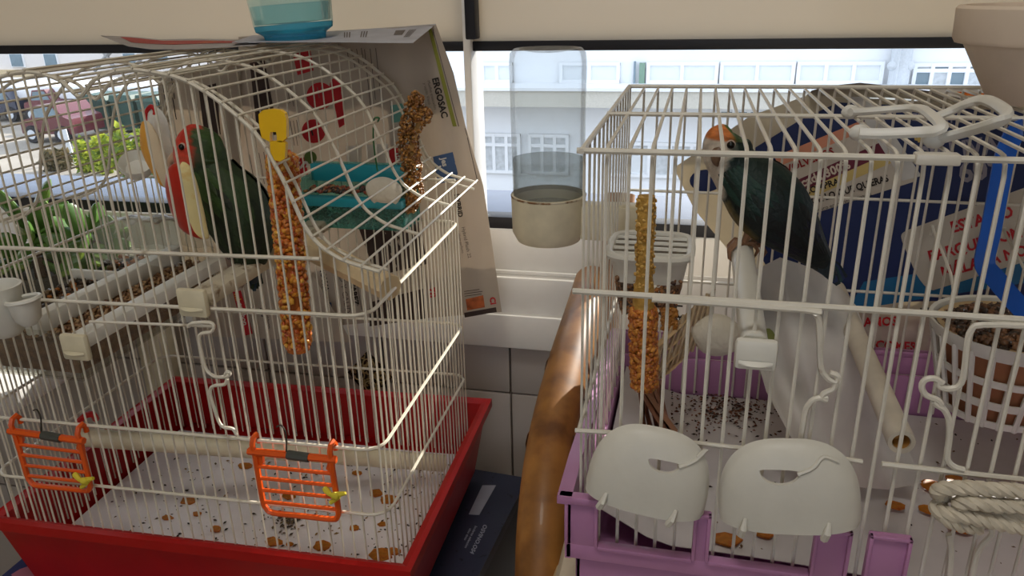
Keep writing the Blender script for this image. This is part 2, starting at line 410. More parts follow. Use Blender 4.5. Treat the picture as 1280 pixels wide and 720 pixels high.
def bin_(label, x0, x1, Y):
    t = thing('recycling_bin', label, 'bin', ((fx(x0,Y)+fx(x1,Y))/2, Y, ZS), 'green recycling bins outside'); m = mat('bin_green', (44,72,64), .5)
    X0, X1 = fx(x0,Y), fx(x1,Y)
    MB().prism([(X0,Y,ZS+.15),(X0-.05,Y,ZS+1.25),(X1+.05,Y,ZS+1.25),(X1,Y,ZS+.15)], (0,1.2,0)).build('body', m, t)
    MB().prism([(X0-.08,Y-.05,ZS+1.25),(X0,Y-.05,ZS+1.5),(X1,Y-.05,ZS+1.5),(X1+.08,Y-.05,ZS+1.25)], (0,1.3,0)).build('lid', mat('bin_lid', (58,88,80), .5), t)
    for x in (X0+.15, X1-.15): MB().lathe([(.09,0),(.09,.06)], (x, Y+.1, ZS+.09), 10, (0,1,0)).build('wheel', M_black, t)
bin_('dark green recycling bin nearest the maroon car', 100, 126, 26.8)
bin_('dark green recycling bin in the middle of the three', 133, 159, 26.8)
bin_('dark green recycling bin nearest the newspaper', 166, 192, 26.8)
def bush(label, x, Y, rx, rz, cols, seed, zc=None):
    rnd = random.Random(seed); t = thing('hedge_bush', label, 'bush', (fx(x,Y), Y, ZS), 'bushes below the window')
    c = V((fx(x,Y), Y, ZS + rz if zc is None else zc)); mb = MB()
    for k in range(700):
        d = V((rnd.gauss(0,1), rnd.gauss(0,1), rnd.gauss(0,1))).normalized()
        q = 1 + .18*math.sin(7*d.x+seed)+.15*math.sin(9*d.z+2*seed)
        p = c + V((d.x*rx, d.y*rx*.8, d.z*rz))*q*rnd.uniform(.75,1.0)
        a = V((rnd.uniform(-1,1),rnd.uniform(-1,1),rnd.uniform(-.2,1))).normalized(); b = a.orthogonal().normalized(); L = rnd.uniform(.10,.2)
        mb.cur = rnd.choice(cols); mb.add([p-a*L, p+b*L*.45, p+a*L, p-b*L*.45], [(0,1,2,3)])
    mb.build('foliage', mat('leaf', (0,0,0), .6, attr=True, transl=.35), t, kind='stuff', recalc=False)
    MB().tube([(c.x,Y,ZS),(c.x,Y,c.z)], [.09,.05], 6).build('stem', mat('bark', (90,66,46), .9), t)
YG = [(176,186,50),(200,206,70),(140,160,44),(110,132,40)]
bush('yellow-green bush at the right end of the hedge, beside the hanging fruit', 186, 19.6, .30, .62, YG, 1)
bush('yellow-green bush second from the right in the hedge', 160, 19.8, .30, .66, YG, 2)
bush('tallest yellow-green bush in the middle of the hedge', 134, 20.0, .30, .70, YG, 6)
bush('yellow-green bush left of the tallest one in the hedge', 109, 20.1, .29, .58, YG, 7)
bush('yellow-green low bush at the left end of the hedge', 85, 20.2, .27, .46, YG, 3)
bush('dull brown-green bush below the maroon car', 46, 20.4, .42, .3, [(96,84,50),(70,66,40),(120,104,70)], 4)
bush('dark green shrub in front of the hedge, right of the brown bush', 152, 18.0, .6, .26, [(50,78,44),(64,96,50)], 5)
MB_ = MB().tube([(fx(68,21.6),21.6,ZS),(fx(66,21.6),21.6,ZS+1.1)], .07, 8).build('bollard', M_facg)
tag(MB_, 'pale grey bollard standing beside the hedge', 'bollard')

# ------------------------------------------------------------------ supports
def flatbox(name, label, cat, mn, mx, m, bev=.003):
    o = MB().box(mn, mx, bev).build(name, m); return tag(o, label, cat)
bench = thing('bench', 'low white bench under the boxes and the red cage', 'bench', (-.6, .75, ZF))
MB().box((-.765,.44,-.80),(-.15,.985,-.77),.003).build('bench_top', M_paint, bench)
for x in (-.74,-.18):
    for y in (.47,.95): MB().box((x-.02,y-.02,ZF),(x+.02,y+.02,-.80),.002).build('leg', M_paint, bench)
M_navy = mat('navy_card', (30, 33, 48), .35, var=.08, c2=(20,22,34), c2scale=60, c2lo=.62, c2hi=.66)
bx = thing('storage_box', 'dark navy cardboard box under the right end of the red tray', 'box', (-.33,.7,-.77))
c0, c1, c2, c3 = V((-.195,.866,0)), V((-.216,.60,0)), V((-.47,.62,0)), V((-.45,.886,0))
MB().prism([p+V((0,0,-.77)) for p in (c0,c1,c2,c3)], (0,0,.14)).build('body', M_navy, bx)
MB().prism([p*1.0+V((0,0,-.633)) for p in (c0+V((.002,.002,0)),c1+V((.002,-.002,0)),c2+V((-.002,-.002,0)),c3+V((-.002,.002,0)))], (0,0,.015)).build('lid', mat('navy_lid', (46,50,68), .3, var=.1, c2=(24,26,38), c2scale=90, c2lo=.66, c2hi=.7), bx)
zt = -.6178
def bxs(x, y): return P(x, y, Z=zt)
lb = MB(); lb.prism([P(603,607,Z=zt), P(620,607,Z=zt), P(599,644,Z=zt), P(586,643,Z=zt)], (0,0,.0006)); lb.build('paper_label', mat('label_grey', (150,150,160), .7), bx)
wd = MB(); words(wd, 'OSVINO.OS4', lambda x,y: P(x,y,Z=zt+.0004), (605,655), 5.0, 116); words(wd, 'bodegas seleccion', lambda x,y: P(x,y,Z=zt+.0004), (594,657), 3.0, 116); words(wd, 'vino tinto', lambda x,y: P(x,y,Z=zt+.0004), (587,660), 3.0, 116)
wd.build('printed_text', mat('pale_ink', (150,152,164), .7), bx)
bx2 = thing('printed_box', 'dark blue box with pink print under the left end of the red tray', 'box', (-.72,.68,-.77))
MB().box((-.765,.50,-.77),(-.50,.85,-.63),.003).build('body', mat('blue_card', (58,62,110), .5), bx2)
MB().prism([P(x,y,Z=-.6298) for x,y in ((14,719),(25,712),(48,704),(56,712),(60,719),(40,735))], (0,0,.0008)).build('pink_print', mat('pink_ink', (196,120,140), .6), bx2)
# white shelf at the left with the plants
sh = thing('side_shelf', 'white shelf at far left under the plants and the seed box', 'shelf', (-1.1,.8,ZF))
MB().box((-1.5,.50,-.46),(-.77,.985,-.43),.004).build('shelf_board', M_paint, sh)
MB().box((-1.5,.50,-.53),(-.77,.52,-.46),.003).build('apron', M_cream, sh)
for x in (-1.45,-.795):
    for y in (.53,.94): MB().box((x-.02,y-.02,ZF),(x+.02,y+.02,-.46),.002).build('leg', M_cream, sh)

# bamboo armchair that carries the purple cage
M_bam = mat('bamboo', (168, 114, 54), .48, var=.2, vscale=18, c2=(118,74,34), c2scale=26, c2lo=.45, c2hi=.7, coat=.08)
ch = thing('bamboo_chair', 'varnished bamboo armchair holding the purple cage', 'chair', (.2,.65,ZF))
def armpts(sx): return [(sx-.012*0,.95,-.36),(sx,.86,-.372),(sx-.003,.76,-.394),(sx-.004,.66,-.428),(sx+.002,.58,-.478),(sx+.012,.525,-.56),(sx+.016,.50,-.70),(sx+.016,.495,-1.0),(sx+.016,.49,ZF)]
MB().tube(smooth_path(armpts(-.118),6), .0245, 14).build('arm', M_bam, ch)
MB().tube(smooth_path(armpts(.56),6), .0245, 14).build('arm', M_bam, ch)
for i in (2,3): 
    q = V(armpts(-.118)[i]); MB().lathe([(.0250,-.004),(.0262,0),(.0250,.004)], q, 16, (0,.1*10,-.4), cap=False).build('node_ring', mat('bamboo_dark', (110,66,30), .4), ch)
MB().box((-.10,.36,-.53),(.54,.93,-.48),.01).build('seat', mat('cane', (190,168,130), .7), ch)
MB().box((-.090,.355,-.480),(.535,.90,-.433),.02).build('seat_cushion', mat('cream_cloth', (206,192,168), .9, bump=.3), ch)
for x in (-.09,.53): MB().tube([(x,.92,ZF),(x,.94,-.36),(x,.985,-.25)], .02, 12).build('back_leg', M_bam, ch)

# ------------------------------------------------------------------ the red cage
LX, LY, TH_ = -.258, .552, .020
def LC(p):
    x, y, z = p; c, s_ = math.cos(TH_), math.sin(TH_)
    return V((LX + x*c - y*s_, LY + x*s_ + y*c, z + .014*x + .004))
W_, D_, XC, DR = .430, .282, -.229, .312
HALF = [(0,-.0735),(.009,-.0670),(.0172,-.0605),(.0346,-.0553),(.0498,-.0535),(.0642,-.0544),(.0884,-.0590),(.1016,-.0640),(.1157,-.0721),(.1275,-.0808),(.1391,-.0906),(.1500,-.1010),(.1585,-.1135),(.1650,-.1280),(.1712,-.1424),(.1768,-.1581),(.1819,-.1729),(.1870,-.1832),(.1940,-.1925),(.2035,-.2000),(.2145,-.2060),(.2290,-.2105),(.2460,-.2150)]
PROF = [(XC - x*(W_+XC)/.229, z) for x, z in reversed(HALF[1:])] + [(XC - x*XC/.229, z) for x, z in HALF]
PROFs = [tuple(p) for p in catmull(PROF, 3)]
ZSH = -.2100
def roofz(x):
    for (a, za), (b, zb) in zip(PROFs, PROFs[1:]):
        if a - 1e-9 <= x <= b + 1e-9: return lerp(za, zb, (x-a)/max(b-a,1e-9))
    return ZSH
rc = thing('bird_cage', 'ivory wire bird cage with double-humped roof on a red tray', 'cage', (-.47,.69,-.61))
def wire(pts, r=.0011, n=5, name='bar', m=None, T=LC): return MB(T).tube(pts, r, n).build(name, m or M_wire, rc)
ZBOT = -.566
nb = 37
for i in range(nb+1):
    x = -W_ + W_*i/nb
    wire([(x,0,-.522),(x,0,roofz(x)-.001)], .00100)                     # front
    if i not in (0, nb): wire([(x,D_,ZBOT),(x,D_,roofz(x)-.001)], .00085)         # back
ns = 24
for i in range(ns+1):
    y = D_*i/ns
    for x in (-W_, 0):
        wire([(x,y,ZBOT if y > .03 else -.522),(x,y,ZSH)], .00092)
# roof rods along the arches, evenly spaced by arc length
acc = [0]
for a, b in zip(PROFs, PROFs[1:]): acc.append(acc[-1] + math.hypot(b[0]-a[0], b[1]-a[1]))
nr = 40
for k in range(nr+1):
    s_ = acc[-1]*k/nr
    j = max(i for i in range(len(acc)) if acc[i] <= s_+1e-9); j = min(j, len(PROFs)-2)
    t = (s_-acc[j])/(acc[j+1]-acc[j]); x = lerp(PROFs[j][0], PROFs[j+1][0], t); z = lerp(PROFs[j][1], PROFs[j+1][1], t)
    wire([(x,-.004,z+.0018),(x,DR+.004,z+.0018)], .0011, name='roof_rod')
for y, dz, r in ((-.0015,0,.0017),(.016,-.0045,.0014),(DR/3,-.001,.0016),(DR*2/3,-.001,.0016),(DR-.012,-.005,.0014),(DR,0,.0017)):
    MB(LC).tube([(x, y, z+dz) for x, z in PROFs], r, 6).build('arch', M_wire, rc)
def band(z, r, rad=.018, e=.0018, name='band'):
    x0, x1, y0, y1 = -W_-e, e, -e, D_+e; pts = []
    for cx, cy, a0 in ((x1-rad,y0+rad,-90),(x1-rad,y1-rad,0),(x0+rad,y1-rad,90),(x0+rad,y0+rad,180)):
        for k in range(5):
            a = math.radians(a0+90*k/4); pts.append((cx+rad*math.cos(a), cy+rad*math.sin(a), z))
    MB(LC).tube(pts, r, 6, closed=True).build(name, M_wire, rc)
band(-.2550,.0017); band(-.3855,.0017); band(-.4560,.0016)
MB(LC).tube([(-W_,-.0018,-.2055),(-.035,-.0018,-.2055)], .0018, 6).build('band', M_wire, rc)
MB(LC).tube([(-W_,D_,-.2055),(0,D_,-.2055)], .0016, 6).build('band', M_wire, rc)
# latch of the front door
def fpx(l, Y): return [P(x, y, Y=Y) for x, y in l]
def z45(l): return [(240+x/4.5, 400+y/4.5) for x, y in l]
for l in (z45([(-20,40),(0,18),(100,14),(124,40),(105,68),(60,74),(40,100),(58,200),(82,282),(130,318),(180,320),(208,312),(212,296),(196,292),(186,312)]),
          z45([(196,330),(184,362),(122,370),(102,402),(120,480),(150,570),(180,603),(228,612),(250,645)])):
    wire(smooth_path(fpx(l,.538),3), .0016, 6, 'latch', T=None)
wire(fpx([(112,402),(268,408)],.543), .0013, 6, 'door_rail', T=None)
# tray
def tray(mb, x0, x1, y0, y1, zr, zb, tap, th, lip):
    def ring(dx, z): return [(x0+dx,y0+dx,z),(x1-dx,y0+dx,z),(x1-dx,y1-dx,z),(x0+dx,y1-dx,z)]
    rings = [ring(tap+th, zb+th), ring(lip+th, zr-.003), ring(lip*.6, zr), ring(0, zr-.001), ring(0, zr-.012), ring(lip*.8, zr-.014), ring(tap, zb)]
    vs = [p for r in rings for p in r]; fs = [(0,1,2,3)]
    for i in range(len(rings)-1):
        for j in range(4): fs.append((i*4+j, i*4+(j+1)%4, (i+1)*4+(j+1)%4, (i+1)*4+j))
    k = (len(rings)-1)*4; fs.append((k+3,k+2,k+1,k)); mb.add(vs, fs)
t = MB(LC); tray(t, -W_-.020, .024, -.011, D_+.040, -.508, -.610, .022, .003, .009)
tr = t.build('tray', M_red, rc, sharp=25)
pp = MB(LC).slab(lambda u,v: (lerp(-W_+.008+.018*0,-.006,u), lerp(.012,D_-.005,v), -.5690+.0015*math.sin(9*u)*math.sin(5*v)), 12, 8, (0,0,-.0006)).build('tray_paper', mat('tray_paper', (240,236,238), .9, var=.04, vscale=24, c2=(206,194,176), c2scale=16, c2lo=.68, c2hi=.8))
tag(pp, 'white paper lining the red tray, speckled with droppings', 'paper')
struct_floor = MB(LC).box((-W_+.010,.012,-.602),(-.006,D_+.02,-.5705),.002).build('false_floor', M_red, rc)

# ------------------------------------------------------------------ the purple cage
RX0, RX1, RY0, RY1, RZT = -.0625, .345, .450, .767, -.0885
pc = thing('bird_cage', 'white wire rectangular bird cage on a purple tray', 'cage', (.14,.61,-.40))
def rw(pts, r=.0014, n=6, name='bar'): return MB().tube(pts, r, n).build(name, M_wire2, pc)
sp = .01295; n_ = int(round((RX1-RX0)/sp)); sp = (RX1-RX0)/n_
for i in range(n_+1):
    x = RX0 + sp*i
    if i == 0: continue
    zb = -.400
    y0 = RY0 + .0022
    rw([(x,y0,zb),(x,y0,RZT-.010),(x,y0+.0015,RZT-.004),(x,y0+.006,RZT+.0005),(x,y0+.013,RZT+.0012),(x,RY1-.004,RZT-.0015),(x,RY1-.0005,RZT-.006),(x,RY1,-.412)], .00126)
nsd = 13
for i in range(nsd+1):
    y = lerp(RY0+.002, RY1, i/nsd)
    rw([(RX0,y,-.405),(RX0,y,RZT)], .00095); rw([(RX1,y,-.386),(RX1,y,RZT)], .00115)
def frame_wire(z, r, name='band'):
    e = .0012
    rw([(RX0-.004,RY0-e,z),(RX1,RY0-e,z)], r, 7, name); rw([(RX0,RY1+e,z),(RX1,RY1+e,z)], r, 7, name)
    rw([(RX0-e,RY0-.003,z),(RX0-e,RY1+.002,z)], r, 7, name); rw([(RX1+e,RY0-.003,z),(RX1+e,RY1,z)], r, 7, name)
frame_wire(RZT, .0019)
rw([(RX0-.006,RY0-.0012,-.1768),(RX1,RY0-.0012,-.1775)], .0020, 7, 'band')
rw([(RX0,RY1+.002,-.190),(RX1,RY1+.002,-.1925)], .0015, 6, 'band'); rw([(RX0,RY1+.002,-.2845),(RX1,RY1+.002,-.2845)], .0015, 6, 'band')
rw([(RX0-.002,.586,RZT+.001),(RX1,.586,RZT+.001)], .0017, 7, 'band')
rw(fpx([(719,538),(768,541)],.447), .0016, 6, 'band'); rw(fpx([(820,548),(935,561)],.448), .0015, 6, 'band'); rw(fpx([(1010,567),(1078,577)],.447), .0015, 6, 'band'); rw(fpx([(1102,580),(1300,602)],.447), .0018, 6, 'band')
rw([(RX0-.0015,RY0,-.2778),(RX0-.0015,RY1,-.2778)], .0015, 6, 'band')
# door frames and latches
for l in ([(815,374),(1008,388),(1019,393),(1024,404),(1025,440),(1027,462),(1036,474),(1045,477),(1047,470),(1037,466)],
          [(1044,477),(1042,486),(1030,492),(1028,498),(1034,500)], [(1035,497),(1018,499),(1008,510),(1004,530),(1001,548)],
          [(1300,408),(1228,406),(1214,413),(1209,430),(1205,466),(1199,482),(1184,486),(1173,482),(1174,476)],
          [(1178,479),(1168,473),(1156,475),(1152,484),(1158,494),(1172,500),(1176,506)],
          [(1166,502),(1172,507),(1180,512),(1186,524),(1187,545),(1184,572),(1192,583),(1205,587)],
          [(1186,668),(1189,690),(1185,740)], [(1236,655),(1240,668),(1222,690),(1212,740)]):
    rw(smooth_path(fpx(l,.4465),3), .0019, 7, 'door_wire')
# handles
M_hand = mat('handle_plastic', (226,225,218), .4, var=.04)
def handle(pts, r):
    return MB().tube(smooth_path(pts,5), r, 8, flat=.75).build('carry_handle', M_hand, pc)
def roofp(x, y, Z=-.080): return P(x, y, Z=Z)
handle([roofp(1063,140), roofp(1085,139), roofp(1120,136,-.078), roofp(1146,135,-.076), roofp(1160,141,-.074), roofp(1176,156,-.074), roofp(1172,163,-.076), roofp(1150,165,-.078), roofp(1100,167), roofp(1074,166)], .0034)
handle([roofp(1168,147,-.082), roofp(1190,138,-.078), roofp(1210,129,-.072), roofp(1232,125,-.068), roofp(1256,138,-.066), roofp(1258,147,-.066), roofp(1246,153,-.068), roofp(1210,164,-.076), roofp(1170,175,-.083)], .0034)
for x, y in ((1063,140),(1074,166),(1168,175)):
    c = roofp(x, y, -.083); MB().ell(c, (.006,.004,.005)).build('handle_hinge', M_hand, pc)
cl = P(1166,188,Z=-.0865); MB().box((cl.x-.012,RY0-.006,RZT-.003),(cl.x+.010,RY0+.003,RZT+.003),.001).build('roof_clip', M_wire2, pc)
# purple tray with posts left standing between the feeder openings
TX0, TX1, TY0, TY1 = -.0735, .357, .4375, .782
ZR_, ZO, ZTB, ZRB = -.3225, -.3625, -.432, -.350
g = MB(); th = .004
def wallseg(x0, y0, x1, y1, z0, z1, name='tray_wall'): return MB().box((x0,y0,z0),(x1,y1,z1),.0012).build(name, M_purple, tp)
tp = MB().box((TX0+.010,TY0+.008,ZTB),(TX1-.010,TY1-.008,ZTB+.005),.001).build('tray', M_purple, pc)
for xa in (TX0+.002, TX1-th-.002):
    MB().prism([(xa,TY0+.002,-.376),(xa,TY0+.002,ZR_-.002),(xa,TY0+.05,ZR_-.002),(xa,TY1,ZRB-.002),(xa,TY1,-.376)], (th,0,0)).build('tray_wall', M_purple, tp)
wallseg(TX0+.002,TY1-th,TX1-.002,TY1,-.376,ZRB); wallseg(TX0+.002,TY0+.002,TX1-.002,TY0+.002+th,-.376,ZO)
for nm, q in (('tray_base',((TX0+.009,TY0+.007,ZTB),(TX1-.009,TY0+.011,-.374))),('tray_base',((TX0+.009,TY1-.011,ZTB),(TX1-.009,TY1-.007,-.374))),('tray_base',((TX0+.009,TY0+.007,ZTB),(TX0+.013,TY1-.007,-.374))),('tray_base',((TX1-.013,TY0+.007,ZTB),(TX1-.009,TY1-.007,-.374)))):
    MB().box(q[0],q[1],.001).build(nm, M_purple, tp)
for (a, b) in ((-.0715,-.0485),(.0150,.0262),(.0905,.1130),(.1228,.1478),(.232,.250),(.300,.355)):
    wallseg(a,TY0+.002,b,TY0+.002+th,ZO-.002,ZR_-.002,'tray_post')
    f = MB(); e = .0024
    for (p,q,r_,s_) in ((a,b,ZR_-e-.002,ZR_-.002),(a,a+e,ZO,ZR_-.002),(b-e,b,ZO,ZR_-.002)): f.box((p,TY0-.0006,r_),(q,TY0+.003,s_),.0006)
    f.build('post_rim', M_purple, tp)
for (a,b) in ((-.0485,.0150),(.0262,.0905),(.1478,.232)): MB().box((a,TY0-.0006,ZO-.002),(b,TY0+.007,ZO+.0012),.0006).build('opening_sill', M_purple, tp)
f = MB(); f.prism([(TX0-.003,TY0-.001,ZR_-.006),(TX0-.003,TY0-.001,ZR_),(TX0-.003,TY0+.05,ZR_),(TX0-.003,TY1+.003,ZRB),(TX0-.003,TY1+.003,ZRB-.006),(TX0-.003,TY0+.05,ZR_-.006)], (.010,0,0)); f.box((TX0-.003,TY1-.005,ZRB-.006),(TX1+.003,TY1+.004,ZRB),.0015); f.box((TX0-.003,TY0-.0012,ZR_-.006),(-.0485,TY0+.007,ZR_),.0015)
f.build('tray_rim', M_purple, tp)
fl = MB().slab(lambda u,v: (lerp(TX0+.016,TX1-.016,u), lerp(TY0+.066+.012*math.sin(3*u+1),TY1-.014,v), -.4150+.0018*math.sin(7*u+2*v)*math.sin(4*v) + .030*max(0,1-8*u)), 20, 10, (0,0,-.0006)).build('tray_paper', mat('tray_paper_b', (214,210,208), .9, var=.05, vscale=24))
tag(fl, 'white paper lining the purple tray', 'paper')

# ------------------------------------------------------------------ newspapers around the red cage
class Sheet:
    """a hanging or lying sheet: outline rows measured on the page, depth from Yf"""
    def __init__(s, rows, Yf, nu=24, sub=4):
        s.Yf = Yf; s.rows = []
        for (a, b), (c, d) in zip(rows, rows[1:]):
            for k in range(sub): s.rows.append(((lerp(a[0],c[0],k/sub), lerp(a[1],c[1],k/sub)), (lerp(b[0],d[0],k/sub), lerp(b[1],d[1],k/sub))))
        s.rows.append(rows[-1]); s.nu = nu
    def pt(s, x, y, off=0.0):
        return P(x, y, Y=s.Yf(x, y) - off)
    def mesh(s, th=.0005):
        n = len(s.rows)-1
        def fn(u, v):
            a, b = s.rows[min(n, int(round(v*n)))]
            return s.pt(lerp(a[0],b[0],u), lerp(a[1],b[1],u))
        return MB().slab(fn, s.nu, n, (0, th, 0))
    def quad(s, mb, c, n=6, off=.0007):
        a, b, d, e = c   # tl, tr, br, bl
        def fn(u, v):
            x = lerp(lerp(a[0],b[0],u), lerp(e[0],d[0],u), v); y = lerp(lerp(a[1],b[1],u), lerp(e[1],d[1],u), v)
            return s.pt(x, y, off)
        mb.grid(fn, n, n); return mb
    def disc(s, mb, cx, cy, rx, ry, off=.0008, n=20):
        mb.grid(lambda u,v: s.pt(cx+rx*v*math.cos(2*PI*u), cy+ry*v*math.sin(2*PI*u), off), n, 3, cu=True); return mb
    def text(s, mb, t, org, h, ang, off=.0011, bold=True, sx=1): words(mb, t, lambda x,y: s.pt(x,y,off), org, h, ang, bold, sx); return mb
    def lines(s, mb, org, ang, n, step, length, h=1.0, seed=1, off=.0009):
        r = random.Random(seed); ca, sa = math.cos(math.radians(ang)), math.sin(math.radians(ang))
        for k in range(n):
            L = length*r.uniform(.6,1); q = [(0,k*step),(L,k*step),(L,k*step+h),(0,k*step+h)]
            s.quad(mb, [(org[0]+x*ca-y*sa, org[1]+x*sa+y*ca) for x,y in q], 2, off)
        return mb
def pieces(name, m, parent, S, quads=(), discs=()):
    for q in quads: S.quad(MB(), q).build(name, m, parent)
    for d in discs: S.disc(MB(), *d).build(name, m, parent)
M_dark = mat('brown_ink', (74,58,54), .8, var=.2)
M_olive = mat('olive_ink', (136,138,54), .8); M_teal = mat('teal_ink', (110,170,160), .8); M_blueink = mat('blue_ink', (70,96,140), .8)
M_grn = mat('green_ink', (96,120,60), .8); M_org = mat('food_photo', (206,110,60), .7, var=.3, vscale=90)
def yb(x, y): return .888 + .006*math.sin(x*.045) + .004*math.sin(x*.11+1) + .02*max(0,(x-545)/80) + .00003*(y-200)
np1 = thing('newspaper', 'newspaper hung behind the red cage, printed with red circles and a mattress advert', 'newspaper', (-.42,.87,-.385))
S = Sheet([((298,46),(545,31)), ((298,100),(567,92)), ((296,160),(582,158)), ((288,230),(604,232)), ((284,330),(617,318)), ((284,418),(627,390))], yb, 40, 4)
S.mesh().build('page', M_paper, np1)
pieces('dark_picture', M_dark, np1, S, [[(312,78),(330,72),(348,168),(322,172)],[(286,90),(300,88),(300,180),(290,182)],[(440,262),(520,255),(534,330),(470,345)],[(462,378),(532,360),(534,398),(462,408)]])
pieces('red_print', M_inkred, np1, S, [[(413,108),(424,98),(432,155),(424,160)],[(366,68),(388,62),(392,88),(372,94)],[(365,200),(382,196),(385,218),(366,219)],[(486,186),(498,185),(500,215),(488,216)],[(262,146),(276,142),(282,178),(268,182)]], [(400,120,17,17),(392,164,15,15),(420,108,8,11)])
m = MB(); S.disc(m,388,197,8,8); m.build('green_badge', M_grn, np1)
m = MB(); S.quad(m,[(488,132),(508,128),(510,150),(490,154)]); m.build('teal_print', M_teal, np1)
m = MB(); S.quad(m,[(535,36),(539.5,36),(571,158),(566,158)]); m.build('olive_stripe', M_olive, np1)
pieces('grey_stripe', M_inkg, np1, S, [[(540.5,36),(541.5,36),(574,158),(572.7,158)],[(581,160),(582,160),(597,225),(596,225)]])
pieces('white_panel', M_paperw, np1, S, [[(432,183),(452,181),(452,200),(434,202)],[(434,201.5),(452,200.5),(454,214),(436,216)],[(459,181),(485,179),(488,212),(460,215)]])
for t_, o_, h_, g_, f_ in (('ERGOSAC',(540,98),8.2,76,.0011),('IOWA',(400,338),7,80,.0011),('HYBRID',(568,243),6,80,.0011),('1',(388,170),9,-15,.0016),('CABEZ',(437,352),7,80,.0011),('999',(208,140),6,80,.0011)):
    S.text(MB(), t_, o_, h_, g_, f_).build('black_headline', M_ink, np1)
m = MB(); S.text(m,'Muelles ensacados',(534,101),3.6,76,bold=False); S.text(m,'y tejido Visco',(529,104),3.6,76,bold=False); S.text(m,'Hybrid Plush 22',(577,284),4.4,78,bold=False); S.text(m,'D Y CALIDA',(424,346),7,80,bold=False); S.text(m,'equilibrio perfecto',(571,286),3.0,78,bold=False)
for k,(o,a,n,st,L) in enumerate([((366,100),80,3,4,36),((371,150),80,3,4,34),((402,108),80,2,5,14),((452,60),80,4,6,30),((470,60),84,3,7,100),((392,345),80,3,3.5,36),((450,350),80,3,4,40),((555,275),79,2,4,60),((330,190),80,4,6,40),((445,225),10,3,5,40)]): S.lines(m,o,a,n,st,L,.9,k)
m.build('small_print', M_inkg, np1, kind='stuff')
pieces('blue_logo', M_blueink, np1, S, [[(405,379),(414,378),(417,397),(407,399)],[(541,196),(566,190),(574,224),(548,230)]])
m = MB(); S.text(m,'Soly',(408,382),4,80,.0014); S.text(m,'Jes',(551,198),7,76,.0014); m.build('logo_lettering', M_paperw, np1)
m = MB(); S.text(m,'100',(494,190),7,84,.0014); S.text(m,'S',(371,203),14,78,.0014); S.text(m,'388',(268,152),6,80,.0014); m.build('white_lettering', M_paperw, np1)
m = MB(); S.quad(m,[(582,374),(604,369),(606,384),(584,388)]); m.build('food_picture', M_org, np1)
m = MB(); S.lines(m,(580,364),-8,3,3,28,.7,3); S.quad(m,[(580,391),(620,384),(621,390),(581,397)]); m.build('branch_picture', M_dark, np1)
m = MB(); S.text(m,'CI',(612,372),7,80,.0014); S.text(m,'78',(535,360),9,82,.0014); m.build('red_lettering', M_inkred, np1)
# top page lying on the roof, under the glass
np2 = thing('newspaper', 'bluish-white newspaper page lying on the cage roof under the blue glass', 'newspaper', (-.4,.8,-.05))
def topfn(u, v):
    fr = [(290,53.5),(360,53),(430,53),(490,53.8),(516,54)]; bk = [(315,45),(370,42),(430,38.5),(500,34),(545,30.5)]
    def ev(l, u): k = u*(len(l)-1); i = min(int(k), len(l)-2); return (lerp(l[i][0],l[i+1][0],k-i), lerp(l[i][1],l[i+1][1],k-i))
    a, b = ev(fr,u), ev(bk,u); return P(lerp(a[0],b[0],v), lerp(a[1],b[1],v), Y=lerp(.752,.890,v))
MB().slab(topfn, 16, 8, (0,0,.0006)).build('page', mat('bluish_paper', (206,206,214), .8, transl=.2), np2)
m = MB()
for k,(u0,v0,n) in enumerate([(.5,.35,3),(.58,.35,3),(.84,.3,5)]):
    for j in range(n):
        m.grid(lambda u,v: topfn(u0+.012*j+.006*u, v0+.45*v)+V((0,0,.0009)), 2, 3)
m.grid(lambda u,v: topfn(.74+.07*u, .45+.3*v)+V((0,0,.0009)), 2, 2)
m.build('small_print', M_inkg, np2, kind='stuff')
np3 = thing('newspaper', 'red-printed newspaper page curling over the left of the cage roof', 'newspaper', (-.58,.8,-.05))
def redfn(u, v):
    lo = [(160,58),(190,62),(225,62),(270,60),(320,57)]; hi = [(126,45),(165,46.5),(200,50),(245,49),(330,51)]
    def ev(l, u): k = u*(len(l)-1); i = min(int(k), len(l)-2); return (lerp(l[i][0],l[i+1][0],k-i), lerp(l[i][1],l[i+1][1],k-i))
    a, b = ev(lo,u), ev(hi,u); return P(lerp(a[0],b[0],v), lerp(a[1],b[1],v), Y=lerp(.74,.86,v))
MB().slab(redfn, 18, 8, (0,0,.0006)).build('page', mat('grey_paper', (190,184,182), .8, transl=.15), np3)
m = MB(); m.grid(lambda u,v: redfn(.14+.76*u, .42+.5*v-.2*u*v)+V((0,0,.0010)), 16, 4); m.build('red_print', mat('brick_ink', (168,44,40), .6, c2=(190,120,60), c2scale=30, c2lo=.62, c2hi=.7), np3)
